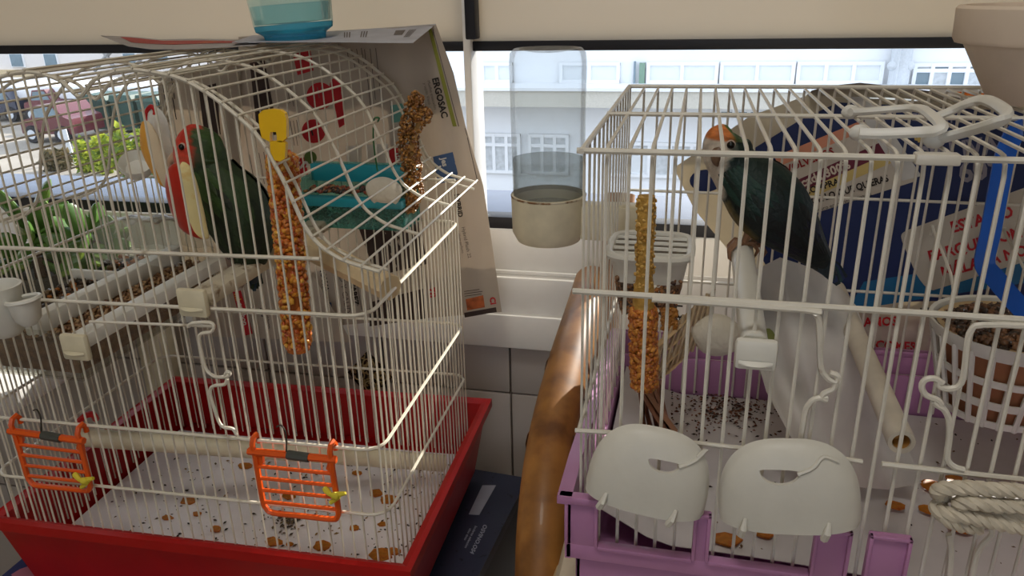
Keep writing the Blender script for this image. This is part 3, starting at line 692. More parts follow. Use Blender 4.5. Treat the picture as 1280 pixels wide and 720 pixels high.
# second sheet lower behind the bird, with the mattress-shop logo
np4 = thing('newspaper', 'newspaper strip behind the bird perch with a red and yellow shop logo', 'newspaper', (-.5,.88,-.44))
def yb2(x, y): return .880 + .003*math.sin(x*.09)
S4 = Sheet([((196,96),(300,70)), ((204,170),(300,150)), ((212,260),(300,250)), ((232,340),(392,345)), ((250,420),(440,428))], yb2, 22, 3)
S4.mesh().build('page', mat('newsprint_b', (200,188,172), .9, var=.05, transl=.35), np4)
m = MB(); S4.quad(m,[(291,365),(301,363),(316,417),(305,420)]); m.build('red_logo', M_inkred, np4)
m = MB(); S4.text(m,'mi',(293,367),7,76,.0014); m.build('yellow_lettering', mat('yellow_ink', (236,204,60), .7), np4)
m = MB(); S4.text(m,'colchon',(297,379),6.5,76,.0014); m.build('white_lettering', M_paperw, np4)
m = MB(); S4.text(m,'bazar',(325,385),4,80,.0012); S4.text(m,'colchones',(332,392),3.4,80,.0012,bold=False); S4.lines(m,(225,120),80,4,9,44,1.2,4); S4.lines(m,(214,90),82,2,12,40,1.0,5); m.build('small_print', M_ink, np4, kind='stuff')
m = MB(); S4.quad(m,[(248,110),(270,104),(276,168),(256,172)]); m.build('brown_picture', M_dark, np4)

# ------------------------------------------------------------------ blue glass on the roof
cb = P(370,49.5,Y=.80)
gl = thing('water_glass', 'turquoise glass tumbler of water standing on the roof of the red cage', 'glass', cb)
M_bg = glass('turquoise_glass', (238,249,250), .03, .95, 1.7)
ax = V((-.06,0,1)).normalized()
MB().lathe([(.0315,0),(.034,.006),(.0415,.011),(.0425,.016),(.0450,.05),(.0465,.085),(.0445,.085),(.0430,.05),(.0405,.018),(.001,.016)], cb, 12, ax, cap=True).build('body', M_bg, gl, sharp=20)
MB().lathe([(.0325,-.001),(.0335,.006),(.0412,.0105),(.0420,.016),(.0395,.0165),(.001,.016)], cb, 12, ax).build('thick_base', glass('deep_turquoise', (120,215,242), .03, .78, 1.6), gl, sharp=20)
MB().lathe([(.0395,.0175),(.0415,.036),(.001,.036)], cb, 24, ax).build('water', glass('water_tint', (220,243,249), .0, .96, 1.33), gl)

# ------------------------------------------------------------------ kernels
def kernels(mb, pts, size, cols, rnd, n=5, m=4):
    for p, nrm in pts:
        t = nrm.orthogonal().normalized(); t = Matrix.Rotation(rnd.uniform(0,2*PI),3,nrm) @ t; b = nrm.cross(t)
        Mx = Matrix((t,b,nrm)).transposed(); mb.cur = rnd.choice(cols); k = rnd.uniform(.8,1.2)
        mb.ell(p, (size*1.35*k,size*.9*k,size*.8*k), n, m, Mx)
M_kern = mat('kernel', (0,0,0), .35, attr=True, var=.1, coat=.2)
def seedstick(path, rad, n, size, cols, rnd):
    mb = MB(); pts = []
    for k in range(n):
        t = rnd.random()*(len(path)-1); i = min(int(t),len(path)-2); c = path[i].lerp(path[i+1], t-i); d = (path[i+1]-path[i]).normalized()
        o = d.orthogonal().normalized(); a = rnd.uniform(0,2*PI); nr = (Matrix.Rotation(a,3,d) @ o)
        end = min(t, len(path)-1-t); rr = rad*min(1, .55+end*1.2)*rnd.uniform(.88,1.05)
        pts.append((c+nr*rr, (nr+V((rnd.gauss(0,.3),rnd.gauss(0,.3),rnd.gauss(0,.3)))).normalized()))
    kernels(mb, pts, size, cols, rnd); return mb
rnd = random.Random(3)
ss = thing('seed_stick', 'orange grain stick hanging from a yellow clip inside the red cage', 'seed stick', P(372,440,Y=.578))
pa = [P(352,192,Y=.578), P(357,250,Y=.578), P(364,330,Y=.578), P(373,437,Y=.578)]; pa = smooth_path(pa,3)
MB().tube(pa, .0105, 10).build('core', mat('honey_core', (176,96,30), .5), ss)
seedstick(pa, .0116, 1500, .0025, [(206,112,40),(224,150,50),(190,90,36),(232,172,70),(214,130,60)], rnd).build('grain_coating', M_kern, ss, kind='stuff')
yc = MB(); y_ = .548
def yp(l): return [P(x,y,Y=y_) for x,y in l]
M_yel = mat('yellow_plastic', (240,190,20), .4)
yc.prism(yp([(323,143),(328,138),(338,136.5),(350,137.5),(356,142),(358,150),(358,172),(352,178),(346,177),(346,171),(345,165),(338,165),(337,172),(338,178),(327,172),(324,158)]), (0,.004,0))
yc.prism(yp([(337,177),(352,176),(357,180),(356,198),(350,202),(343,200),(338,190)]), (0,.004,0))
yc.build('yellow_clip', M_yel, ss)
# millet spray
ml = thing('millet_spray', 'brown millet spray hanging at the back right of the red cage', 'millet', P(515,258,Y=.79))
mp = smooth_path([P(521,120,Y=.79),P(524,150,Y=.79),P(515,185,Y=.79),P(517,215,Y=.79),P(516,262,Y=.79)],4)
MB().tube(mp, .003, 6).build('stem', mat('straw', (190,150,90), .7), ml)
mb = MB(); pts = []
for (x,y,r) in [(520,124,9),(518,138,13),(530,145,11),(514,155,14),(511,168,13),(510,182,14),(513,196,14),(515,210,13),(516,224,13),(516,238,14),(514,250,12),(512,258,9)]:
    c = P(x,y,Y=.79+rnd.uniform(-.004,.004)); R = r*.00088
    for k in range(105):
        d = V((rnd.gauss(0,1),rnd.gauss(0,1),rnd.gauss(0,1))).normalized(); pts.append((c+d*R*rnd.uniform(.7,1.05), d))
kernels(mb, pts, .0019, [(150,98,44),(172,120,58),(126,80,36),(190,136,66)], rnd, 4, 3); mb.build('millet_grain', M_kern, ml, kind='stuff')

# ------------------------------------------------------------------ teal feeder and mineral disc
tf = thing('feeder_box', 'translucent turquoise feeder box full of seed at the back of the red cage', 'feeder', P(440,280,Y=.80))
M_tl = glass('teal_plastic', (196,236,232), .1, .9, 1.45)
A0, A1 = P(376,222,Y=.79), P(508,222,Y=.79); zb_ = P(440,281,Y=.79).z; zt_ = A0.z
x0, x1 = A0.x, A1.x
for nm, mn, mx in (('front_wall',(x0,.775,zb_),(x1,.777,zt_-.018)),('rear_wall',(x0,.823,zb_),(x1,.825,zt_+.012)),('side_wall',(x0,.775,zb_),(x0+.002,.825,zt_)),('side_wall',(x1-.002,.775,zb_),(x1,.825,zt_)),('base',(x0,.775,zb_),(x1,.825,zb_+.002))):
    MB().box(mn,mx).build(nm, M_tl, tf)
MB().box((x0-.002,.764,zt_-.026),(x1+.002,.779,zt_-.016),.002).build('front_lip', mat('teal_solid', (40,150,166), .25), tf)
MB().box((x0-.002,.818,zt_-.010),(x1+.002,.826,zt_+.010),.001).build('top_bar', mat('teal_solid', (40,150,166), .25), tf)
mb = MB(); rn = random.Random(8)
pts = [(V((rn.uniform(x0+.004,x1-.004), rn.uniform(.778,.784), rn.uniform(zb_+.003,zt_-.03))), V((rn.uniform(-.5,.5),-1,rn.uniform(-.5,.5))).normalized()) for k in range(900)]
kernels(mb, pts, .0014, [(90,120,90),(120,140,110),(60,86,66),(150,160,130)], rn, 4, 3); mb.build('green_seed', M_kern, tf, kind='stuff')
mb = MB(); pts = [(V((rn.uniform(x0+.004,x1-.004), rn.uniform(.782,.815), zt_-.014)), V((0,-.4,1)).normalized()) for k in range(220)]
kernels(mb, pts, .0024, [(60,40,30),(150,70,50),(170,120,70),(40,34,30)], rn, 5, 3); mb.build('mixed_seed', M_kern, tf, kind='stuff')
dc = P(480,240,Y=.755)
tag(MB().grid(lambda u,v: dc + V((.0205*(1+.06*math.sin(3*2*PI*u))*math.sin(PI*v)*math.cos(2*PI*u), -.006*math.cos(PI*v), .0165*math.sin(PI*v)*math.sin(2*PI*u)*(1-.25*(math.sin(2*PI*u)<-.8)))), 28, 8, cu=True).build('mineral_block', mat('chalk', (226,220,204), .9, bump=.4, bscale=300)), 'off-white chalk disc hung in front of the turquoise feeder', 'mineral block')
wv = MB().tube(smooth_path([P(472,152,Y=.77),P(474,148,Y=.765),P(470,147,Y=.765),P(467,152,Y=.775),P(467,180,Y=.775),P(472,214,Y=.775)],3), .0009, 6).build('twist_tie', mat('green_wire', (40,110,60), .5))
tag(wv, 'green wire tie holding the turquoise feeder to a roof rod', 'wire tie')

# ------------------------------------------------------------------ perches and seed box of the red cage
def perch_d(name, label, capx, capy, Yf, Yb_, X=None, r=.008, capw=.0140, caph=.0130, cm=None):
    c = P(capx,capy,Y=Yf); t = thing(name, label, 'perch', (c.x,Yf,c.z-.012))
    MB().box((c.x-capw,Yf-.010,c.z-caph),(c.x+capw,Yf-.0025,c.z+caph),.003).build('end_cap', cm or M_cream, t)
    MB().grid(lambda u,v: (c.x+capw*.8*(2*u-1), Yf-.0105-.004*math.sin(PI*v)*(1-(2*u-1)**2), c.z-.003-.004*v), 8, 4).build('thumb_ridge', cm or M_cream, t)
    return t, c
t, c = perch_d('plastic_perch', 'white plastic perch whose square cap clips to the bars, the red-faced bird on it', 247, 375, .548, .76)
MB().box((c.x-.011,.549,c.z-.006),(c.x+.013,.800,c.z+.007),.003).build('bar', mat('stained_plastic', (206,196,172), .6, c2=(120,90,60), c2scale=60, c2lo=.6, c2hi=.7), t)
t, c1_ = perch_d('plastic_perch', 'white plastic perch with square cap beside the long seed box', 101, 430, .546, .8)
MB().box((c1_.x-.010,.547,c1_.z-.004),(c1_.x+.008,.806,c1_.z+.010),.002).build('bar', M_white, t)
sb = thing('seed_box', 'long clear seed box with white rails at the left of the red cage', 'feeder', (-.63,.68,-.345))
M_clear = glass('clear_plastic', (248,248,244), .06, .96, 1.4)
for mn, mx in (((-.694,.560,-.345),(-.566,.562,-.296)),((-.694,.800,-.345),(-.566,.802,-.255)),((-.694,.560,-.345),(-.692,.802,-.262)),((-.568,.560,-.345),(-.566,.802,-.300)),((-.694,.560,-.347),(-.566,.802,-.345))):
    MB().box(mn,mx).build('clear_wall', M_clear, sb)
MB().box((-.626,.566,-.306),(-.610,.800,-.286),.002).build('rail', M_white, sb)
MB().box((-.690,.70,-.300),(-.62,.706,-.288),.001).build('divider', M_white, sb)
MB().box((-.690,.563,-.342),(-.570,.797,-.308),.004).build('husk_fill', mat('husk_fill', (140,104,72), .9, var=.3, vscale=160), sb)
mb = MB(); pts = []
for k in range(1500):
    x = rn.uniform(-.690,-.570); y = rn.uniform(.564,.797)
    pts.append((V((x,y,-.307+rn.uniform(0,.003))), V((rn.gauss(0,.4),rn.gauss(0,.4),1)).normalized()))
kernels(mb, pts, .0024, [(140,100,66),(164,126,86),(110,78,52),(180,146,104)], rn, 4, 3); mb.build('husks', M_kern, sb, kind='stuff')
mb = MB(); pts = [(V((rn.uniform(-.688,-.632), rn.uniform(.60,.79), -.302+rn.uniform(0,.004))), V((rn.gauss(0,.4),rn.gauss(0,.4),1)).normalized()) for k in range(240)]
kernels(mb, pts, .0036, [(60,48,40),(90,70,52),(40,34,30),(130,104,70),(196,120,50)], rn, 5, 3); mb.build('sunflower_seeds', M_kern, sb, kind='stuff')
hd = MB().grid(lambda u,v: (-.566-.115*u, .765+.035*math.cos(PI*v)*1.0, -.288+.052*math.sin(PI*v)*(1-.15*u)+.002*math.sin(20*u)), 10, 10)
tag(hd.build('feeder_hood', glass('crinkled_plastic', (240,240,236), .12, .82, 1.9)), 'clear plastic hood over the far end of the seed box', 'feeder hood')
# cup at the left edge
cc = P(2,385,Y=.522)
cu = thing('drinking_cup', 'white plastic cup with a ring handle at the left edge of the frame', 'cup', cc-V((0,0,.026)))
MB().lathe([(.010,-.026),(.016,-.020),(.0195,.016),(.0205,.0215),(.0185,.0215),(.0165,.012),(.001,-.018)], cc, 24).build('body', M_white, cu)
MB().tube([cc+V((.026,0,.010))+V((.012*math.cos(a)*1.2,.012*math.sin(a),.002*math.cos(a))) for a in [2*PI*k/16 for k in range(16)]], .0022, 6, closed=True).build('ring', M_white, cu)
MB().lathe([(.006,-.014),(.011,-.008),(.0135,.010),(.0125,.010),(.010,-.006),(.001,-.010)], cc+V((.026,0,0)), 20).build('side_cup', M_white, cu)
# wooden beam and low perch
w0, w1 = P(360,296,Y=.70), P(488,360,Y=.612)
d = (w1-w0).normalized(); sd = d.cross(V((0,0,1))).normalized(); up = sd.cross(d)
bp = MB(); bp.tube([w0, w0.lerp(w1,.5), w1], .0125, 8); 
tag(bp.build('wooden_perch', M_wood), 'pale square-cut wooden perch with a sunlit end inside the red cage', 'perch')
q0, q1 = P(96,546,Y=.598), P(556,579,X=-.268)
tag(MB().tube([q0, q0.lerp(q1,.3), q0.lerp(q1,.7), q1], .0105, 10).build('plastic_perch', M_cream), 'long low cream perch lying just above the tray paper', 'perch')

# ------------------------------------------------------------------ orange grates
def grate(label, tl, tr, br, bl_, Y, tie):
    pt = lambda u,v: P(lerp(lerp(tl[0],tr[0],u),lerp(bl_[0],br[0],u),v), lerp(lerp(tl[1],tr[1],u),lerp(bl_[1],br[1],u),v), Y=Y)
    t = thing('feeder_grate', label, 'grate', pt(.5,1), 'orange grates clipped to the red cage')
    r = .0022
    loop = [pt(.02,.02),pt(.03,.15),pt(.0,.8),pt(.02,.93),pt(.10,1.0),pt(.5,1.0),pt(.90,1.0),pt(.98,.95),pt(1,.8),pt(.97,.15),pt(.98,.02)]
    MB().tube(smooth_path(loop,3), [r*1.25]*(3*(len(loop)-1)+1), 6).build('frame', M_orange, t)
    MB().tube([pt(-.04,.03),pt(1.03,.03)], r*1.6, 6).build('top_bar', M_orange, t)
    for u in (.03,.97):
        MB().prism([pt(u-.04,.05),pt(u+.10 if u<.5 else u+.02,.05),pt(u+.08 if u<.5 else u+.02,.2),pt(u+.02,.3),pt(u-.02 if u<.5 else u-.08,.2)], (0,.003,0)).build('corner_gusset', M_orange, t)
        b = pt(u,.0)
        MB().tube([b+V((0,0,-.003)), b+V((0,-.001,.006)), b+V((0,.002,.011)), b+V((0,.007,.012)), b+V((0,.010,.008)), b+V((0,.010,.002))], .0026, 6).build('hook', M_orange, t)
    for k in range(4):
        v = .26+.19*k; MB().tube([pt(.0,v),pt(1.0,v+.0)], r*.85, 6).build('rung', M_orange, t)
    MB().tube([pt(.44,.025),pt(.70,.04)], r*2.0, 8).build('tape_sleeve', mat('grey_tape', (74,76,70), .5), t)
    MB().tube(smooth_path([pt(.42,.03), pt(.43,-.25)+V((0,.004,0)), pt(.38,-.38)+V((0,.006,0)), pt(.30,-.33)+V((0,.008,0))],3), .0008, 5).build('wire_hook', mat('dark_wire', (70,66,58), .4, metal=.6), t)
    yt = MB(); c = pt(*tie)
    yt.tube(smooth_path([c+V((-.009,-.003,.006)), c+V((-.002,-.005,.001)), c+V((.004,-.003,-.002)), c+V((-.004,-.004,-.009))],3), [.0022,.003,.0026,.0022,.0022,.003,.0026,.0022,.0022,.002][:10], 7)
    yt.ell(c+V((.002,-.005,0)), (.0045,.003,.004))
    yt.tube([c+V((.003,-.003,0)), c+V((.012,-.003,.003))], [.003,.0018], 7)
    yt.build('yellow_tie', mat('yellow_cord', (226,208,60), .7), t)
grate('orange grate nearest the right corner of the red cage', (314,562),(417,572),(424,650),(332,640), .541, (.98,.56))
grate('orange grate at the left end of the red cage', (14,537),(102,549),(114,614),(38,606), .533, (.95,.75))
tag(MB().tube(smooth_path([P(96,530,Y=.60),P(106,520,Y=.60),P(116,518,Y=.605),P(120,524,Y=.61)],3), .0035, 7).build('red_clip', mat('red_clip', (206,30,36), .4)), 'small red plastic clip behind the left orange grate', 'clip')

# ------------------------------------------------------------------ fruit and cuttlebone
def wedge(name, label, spine, Y, w0, depth, m_skin, m_flesh, m_edge):
    t = thing(name, label, 'fruit', P(*spine[-1],Y=Y)); sp_ = smooth_path([P(x,y,Y=Y) for x,y in spine],4); n = len(sp_)
    def half(k): return math.sin(PI*min(1,max(0,k/(n-1))))**.6
    # skin: bulging outer side towards the left, flesh: flat cut face towards the right
    def sec(u, v):
        k = v*(n-1); i = min(int(k),n-2); c = sp_[i].lerp(sp_[i+1],k-i); h = half(k); a = PI*u
        return c + V((-w0*h*math.sin(a), -depth*h*math.cos(a), 0))
    MB().grid(sec, 12, 24).build('skin', m_skin, t)
    def cut(u, v):
        k = v*(n-1); i = min(int(k),n-2); c = sp_[i].lerp(sp_[i+1],k-i); h = half(k)
        return c + V((.009*h*math.sin(PI*u), depth*h*(2*u-1), 0))
    MB().grid(cut, 8, 24).build('flesh', m_flesh, t)
    return t
wedge('apple_slice', 'red apple wedge wedged between the bars in front of the red-faced bird', [(228,202),(232,217),(239,250),(249,285),(258,299)], .572, .0225, .010,
      mat('apple_skin', (190,44,30), .3, var=.15, vscale=40, c2=(226,140,60), c2scale=34, c2lo=.56, c2hi=.72), mat('apple_flesh', (238,222,160), .5, c2=(222,180,100), c2scale=60, c2lo=.55, c2hi=.7), None)
wedge('orange_slice', 'orange peel wedge hanging left of the bird', [(182,150),(188,168),(193,188),(201,212),(207,235)], .66, .0135, .008,
      mat('orange_peel', (236,170,70), .5, bump=.3, bscale=400), mat('orange_pith', (232,214,180), .8), None)
cb_ = P(201,180,Y=.685)
tag(MB().grid(lambda u,v: cb_+V((.014*math.sin(PI*v)**.7*math.cos(2*PI*u)*(1+.12*math.sin(9*v+3*u)), .006*math.sin(PI*v)**.7*math.sin(2*PI*u), .034*math.cos(PI*v)+ .004*math.sin(6*u))) , 16, 14, cu=True).build('cuttlebone', mat('cuttlebone', (228,226,218), .9, bump=.5, bscale=180)), 'white gnawed cuttlebone hanging behind the orange peel', 'cuttlebone')
c_ = P(172,206,Y=.70)
tag(MB().lathe([(.004,0),(.014,.003),(.018,.012),(.017,.016),(.0155,.014),(.012,.006),(.001,.005)], c_-V((0,0,.008)), 20, (.3,-.5,.8)).build('cup_lid', M_white), 'small round off-white lid hanging behind the orange peel', 'lid')
tag(MB().tube(smooth_path([P(182,150,Y=.685),P(183,140,Y=.685),P(189,133,Y=.685),P(194,139,Y=.685),P(192,146,Y=.685)],3), .0022, 7).build('red_hook', mat('red_clip', (206,30,36), .4)), 'small red hook holding the cuttlebone', 'hook')

# ------------------------------------------------------------------ the two lovebirds
M_feath = mat('plumage', (0,0,0), .55, attr=True, var=.14, vscale=120, bump=.5, bscale=260)
def bird(label, spine, Y, colour, wingcol, covcol, beak, eye, toes, tail, perch_r, seed, wrange=(-.55,.95), Yt=None):
    rn = random.Random(seed)
    ctrl = [(*P(x,y,Y=(Y if Yt is None else lerp(Y,Yt,i/(len(spine)-1)))), a, b) for i,(x,y,a,b) in enumerate(spine)]
    pts = catmull(ctrl, 6); n = len(pts)
    C = [V(p[:3]) for p in pts]; A = [max(p[3],.0008) for p in pts]; B = [max(p[4],.0008) for p in pts]
    T = [(C[min(i+1,n-1)]-C[max(i-1,0)]).normalized() for i in range(n)]
    Yd = V((0,1,0)); Q = [t.cross(Yd).normalized() for t in T]      # in-plane, across the spine
    if Q[n//2].x < 0: Q = [-q for q in Q]                             # + = back side (right in view)
    E_ = [t.cross(q).normalized() for t, q in zip(T,Q)]
    E_ = [e if e.y < 0 else -e for e in E_]                           # towards the camera
    th = thing('lovebird', label, 'bird', C[-1])
    mb = MB(); m = 24; vs = []; fs = []; cols = []
    for i in range(n):
        for j in range(m):
            a = 2*PI*j/m; ca, sa = math.cos(a), math.sin(a)
            vs.append(C[i] + Q[i]*A[i]*ca + E_[i]*B[i]*sa); cols.append(colour(i/(n-1), ca, sa, rn))
    for i in range(n-1):
        for j in range(m): fs.append((i*m+j, i*m+(j+1)%m, (i+1)*m+(j+1)%m, (i+1)*m+j))
    fs.append(tuple(range(m))); fs.append(tuple((n-1)*m+j for j in range(m)))
    mb.add(vs, fs); mb.c = cols; mb.build('body', M_feath, th, sharp=80)
    def surf(t, w, side=1, lift=0):
        k = max(0,min(.9999,t))*(n-1); i = int(k); f = k-i; j = min(i+1,n-1)
        c = C[i].lerp(C[j],f); a = lerp(A[i],A[j],f); b = lerp(B[i],B[j],f)
        return c + Q[i]*a*w*(1.02) + E_[i]*side*(b*math.sqrt(max(0,1-min(1,w*w)))*1.03 + lift)
    def feather(mb, t0, w0, t1, w1, wid, side, lift, c):
        L = 6; vs = []
        for k in range(L+1):
            u = k/L; hw = wid*(math.sin(PI*min(1,.12+u*.8))**.7)*(1 if u < .85 else .6); 
            if k == L: hw *= .25
            for s in (-1,0,1):
                vs.append(surf(lerp(t0,t1,u), lerp(w0,w1,u)+s*hw, side, lift + .0008*u + (.0006 if s==0 else 0)))
        o = len(mb.v); sh = rn.uniform(.62,1.45); mb.cur = tuple(min(255,v*sh) for v in c)
        mb.add(vs, [(k*3+s, k*3+s+1, (k+1)*3+s+1, (k+1)*3+s) for k in range(L) for s in (0,1)])
    for side in (1,-1):
        wg = MB()
        for k in range(9): w = lerp(.80,-.30,k/8); feather(wg, .50, w*.7+.1, .90-.015*k, w*.9+.05, .13, side, .0012+.0002*k, wingcol)
        for row in range(5):
            for k in range(8):
                w = lerp(wrange[0],wrange[1],(k+.5*(row%2))/8); t0 = .36+.07*row
                feather(wg, t0, w, t0+.16, w*.98+.02, .12, side, .0030-.0003*row, covcol(row,k))
        wg.build('wing', M_feath, th, recalc=False)
    tl = MB()
    for k in range(7):
        a = P(*tail[0],Y=Y+.002*k-.006); b = P(tail[1][0]+ (k-3)*3.2, tail[1][1]-abs(k-3)*3, Y=Y+.002*k-.006); d = (b-a); q = d.cross(Yd).normalized()*.0045
        tl.cur = tail[2][k%len(tail[2])]
        tl.add([a-q*.8,a+q*.8,a.lerp(b,.6)+q*1.2,b+q*.4,b-q*.4,a.lerp(b,.6)-q*1.2], [(0,1,2,5),(5,2,3,4)])
    tl.build('tail', M_feath, th, recalc=False)
    # beak
    bp = [P(x,y,Y=Y+dy) for x,y,dy in beak[0]]
    MB().tube(smooth_path(bp,4), [lerp(.0062,.0008,(k/(4*(len(bp)-1)))**1.3) for k in range(4*(len(bp)-1)+1)], 10).build('beak', mat(*beak[1]), th)
    for side in (1,-1):
        e = surf(eye[0], eye[1], side, -.0012)
        er = MB().ell(e, (.0036,.0022,.0036), 14, 8).build('eye_ring', mat('eye_ring', eye[2], .6), th)
        MB().ell(e+E_[0]*side*0+V((0,-.0022*side,0)), (.0029,.0020,.0029), 12, 8).build('eye', mat('eye_black', (14,10,8), .08), er)
    # legs and toes round the perch
    for (lx, ly, ly2, dY) in toes[0]:
        f = MB(); a = P(lx,ly,Y=Y+dY); b = P(lx+toes[2],ly2,Y=Y+dY); f.tube([a, a.lerp(b,.5), b], [.0042,.0032,.0024], 8)
        r = perch_r
        for q in (-.006,0,.006):
            f.tube([b, b+V((-r*.7,q,.001)), b+V((-r*1.15,q*1.2,-r*.5)), b+V((-r*1.1,q*1.2,-r*1.1)), b+V((-r*.8,q*1.2,-r*1.4))], [.0022,.0020,.0018,.0015,.0007], 6)
        f.tube([b, b+V((r*.8,0,.0)), b+V((r*1.15,0,-r*.6)), b+V((r*.9,0,-r*1.2))], [.0022,.002,.0016,.0007], 6)
        f.build('foot', mat(*toes[1]), th)
    return th
def mixc(a, b, t): t = max(0,min(1,t)); return tuple(lerp(x,y,t) for x,y in zip(a,b))
def colL(t, ca, sa, r):     # ca -1 = front (left), +1 = back
    g = mixc((54,82,32),(32,50,24),t*1.8); red = (206,52,36); pink = (214,92,60)
    face = mixc(red, pink, (t-.18)/.18)
    lim = lerp(-1.05,.30,min(1,t/.22)**1.15) if t < .30 else lerp(.30,-.70,min(1,(t-.30)/.18))
    k = (lim - ca)/.16
    c = mixc(g, face, k) if t < .44 else g
    if .34 < t < .52 and ca < -.75: c = mixc(c, (190,160,70), .5)
    if t > .86: c = mixc(c, (36,58,78), .8)
    f = r.uniform(.9,1.08); return tuple(min(255,v*f) for v in c)
bird('green lovebird with red face gripping a perch beside the apple wedge', [(259,164,.001,.001),(258,167,.0150,.0120),(254,177,.0220,.0170),(251,193,.0260,.0200),(256,211,.0262,.0205),(270,230,.0275,.0230),(288,252,.0325,.0270),(301,276,.0330,.0270),(308,300,.0275,.0230),(312,322,.0190,.0160),(315,340,.0110,.0090),(318,354,.0030,.0030)],
     .640, colL, (26,42,20), lambda row,k: [(42,68,26),(36,58,24),(31,48,22),(28,43,22),(26,38,24)][row],
     [[(226,193,0),(219,196,-.001),(213,202,-.001),(213,212,0)], ('horn_beak',(206,170,140),.35)], (.225,-.34,(200,176,160)), [[(286,318,345,-.006),(298,322,347,.010)],('bird_foot',(150,126,112),.6),4], [(312,328),(318,364),[(40,60,40),(44,66,84)]], .010, 5)
def colR(t, ca, sa, r):
    g = mixc((20,48,39),(13,31,31),t*1.4); white = (222,208,190); org = (226,132,66)
    lim = .35 if t < .27 else lerp(.35,-.80,min(1,(t-.27)/.20))
    c = mixc(g, white, (lim-ca)/.2) if t < .46 else g
    if t < .17: c = mixc((60,92,44), org, (.45-ca)/.25) if t > .05 else (70,104,50)
    if t < .06: c = (78,112,54)
    if .48 < t < .66 and ca < -.72: c = mixc(c, (190,150,70), .55)
    f = r.uniform(.88,1.06); return tuple(min(255,v*f) for v in c)
bird('dark green lovebird with white face and orange forehead gripping the perch in the purple cage', [(914,162,.001,.001),(911,165,.0110,.0090),(908,174,.0165,.0140),(909,188,.0185,.0165),(915,204,.0185,.0165),(930,222,.0225,.0190),(949,242,.0275,.0225),(970,265,.0275,.0225),(992,288,.0215,.0180),(1012,310,.0140,.0120),(1028,328,.0085,.0070),(1042,345,.0030,.0030)],
     .610, colR, (10,20,22), lambda row,k: [(20,44,37),(17,38,34),(14,31,31),(12,26,30),(14,26,50)][row],
     [[(900,189,-.010),(896,194,-.013),(895,202,-.014),(898,208,-.013)], ('dark_beak',(120,92,70),.4)], (.20,.16,(150,140,126)), [[(938,288,304,-.004),(948,292,306,.010)],('bird_foot_b',(150,112,84),.6),-8], [(1022,318),(1048,356),[(16,34,40),(24,60,64),(30,46,90)]], .0095, 6)

# ------------------------------------------------------------------ bottle feeder beside the purple cage
bc = P(686,302,Y=.70)
bf = thing('water_bottle', 'upturned clear water bottle in a white cup hung beside the purple cage', 'bottle feeder', bc)
zt0 = P(686,60,Y=.70).z; zc_ = P(686,243,Y=.70).z
MB().lathe([(.020,0),(.030,.003),(.0345,.012),(.0352,zc_-bc.z),(.0330,zc_-bc.z+.001),(.031,zc_-bc.z-.006),(.001,.01)], bc, 32).build('cup', M_cream, bf)
hB = zt0-zc_
MB().lathe([(.0310,-.012),(.0330,0),(.0335,.006),(.0340,hB*.6),(.0345,hB-.012),(.0335,hB-.004),(.030,hB),(.014,hB-.003),(.0005,hB-.003)], V((bc.x,bc.y,zc_)), 32, cap=False).build('bottle', glass('bottle_plastic', (244,246,246), .05, .89, 1.5), bf)
zw = P(686,198,Y=.70).z
MB().lathe([(.0305,zc_-.010),(.0325,zc_),(.0330,zw),(.0002,zw)], V((bc.x,bc.y,0)), 32).build('water', glass('water_clear', (214,216,214), .02, .90, 1.4), bf)
MB().box((bc.x+.030,bc.y-.012,bc.z+.006),(-.030,bc.y+.010,bc.z+.040),.004).build('spout', M_cream, bf)
MB().lathe([(.0352,0),(.0356,.001),(.0352,.002)], V((bc.x,bc.y,zc_-.001)), 32, cap=False).build('rim_grime', mat('grime', (130,96,64), .9, c2=(210,200,176), c2scale=80, c2lo=.45, c2hi=.55), bf)
# slotted seed hopper inside
sf = thing('seed_hopper', 'white slotted seed hopper with clear base inside the purple cage', 'feeder', P(800,395,Y=.60))
ztf = P(800,310,Y=.60).z
def sqr(cx, cy, hx, hy, z, n=24, e=.45):
    out = []
    for k in range(n):
        a = 2*PI*k/n; c, s = math.cos(a), math.sin(a); out.append(V((cx+hx*math.copysign(abs(c)**e,c), cy+hy*math.copysign(abs(s)**e,s), z)))
    return out
hx, hy, hcx, hcy = .032, .034, -.0290, .605
MB().tube(sqr(hcx,hcy,hx,hy,ztf), .0034, 8, closed=True).build('rim', M_white, sf)
for k in range(4): y = hcy-.022+.0145*k; MB().tube([(hcx-hx*.95,y,ztf),(hcx+hx*.95,y,ztf)], .0021, 6).build('slot_bar', M_white, sf)
def hop(mb, z0, z1, f0, f1):
    a = sqr(hcx,hcy,hx*f0,hy*f0,z0); b = sqr(hcx,hcy,hx*f1,hy*f1,z1); n=len(a); mb.add(a+b, [(i,(i+1)%n,n+(i+1)%n,n+i) for i in range(n)]); return mb
hop(MB(), ztf-.022, ztf, .86, .98).build('collar', M_white, sf)
mb = hop(MB(), ztf-.052, ztf-.022, .70, .86); a = sqr(hcx,hcy,hx*.7,hy*.7,ztf-.052); mb.add(a,[tuple(range(len(a)))]); mb.build('clear_base', M_clear, sf)
rn = random.Random(12); mb = MB(); pts = []
for k in range(700):
    a = rn.uniform(0,2*PI); z = rn.uniform(0,1); f = lerp(.66,.80,z); c, s = math.cos(a), math.sin(a)
    p = V((hcx+hx*f*math.copysign(abs(c)**.45,c), hcy+hy*f*math.copysign(abs(s)**.45,s), ztf-.050+.026*z)); pts.append((p, V((c,s,.2)).normalized()))
for k in range(240): pts.append((V((hcx+rn.uniform(-.026,.026), hcy+rn.uniform(-.028,.028), ztf-.020+rn.uniform(0,.004))), V((rn.gauss(0,.3),rn.gauss(0,.3),1)).normalized()))
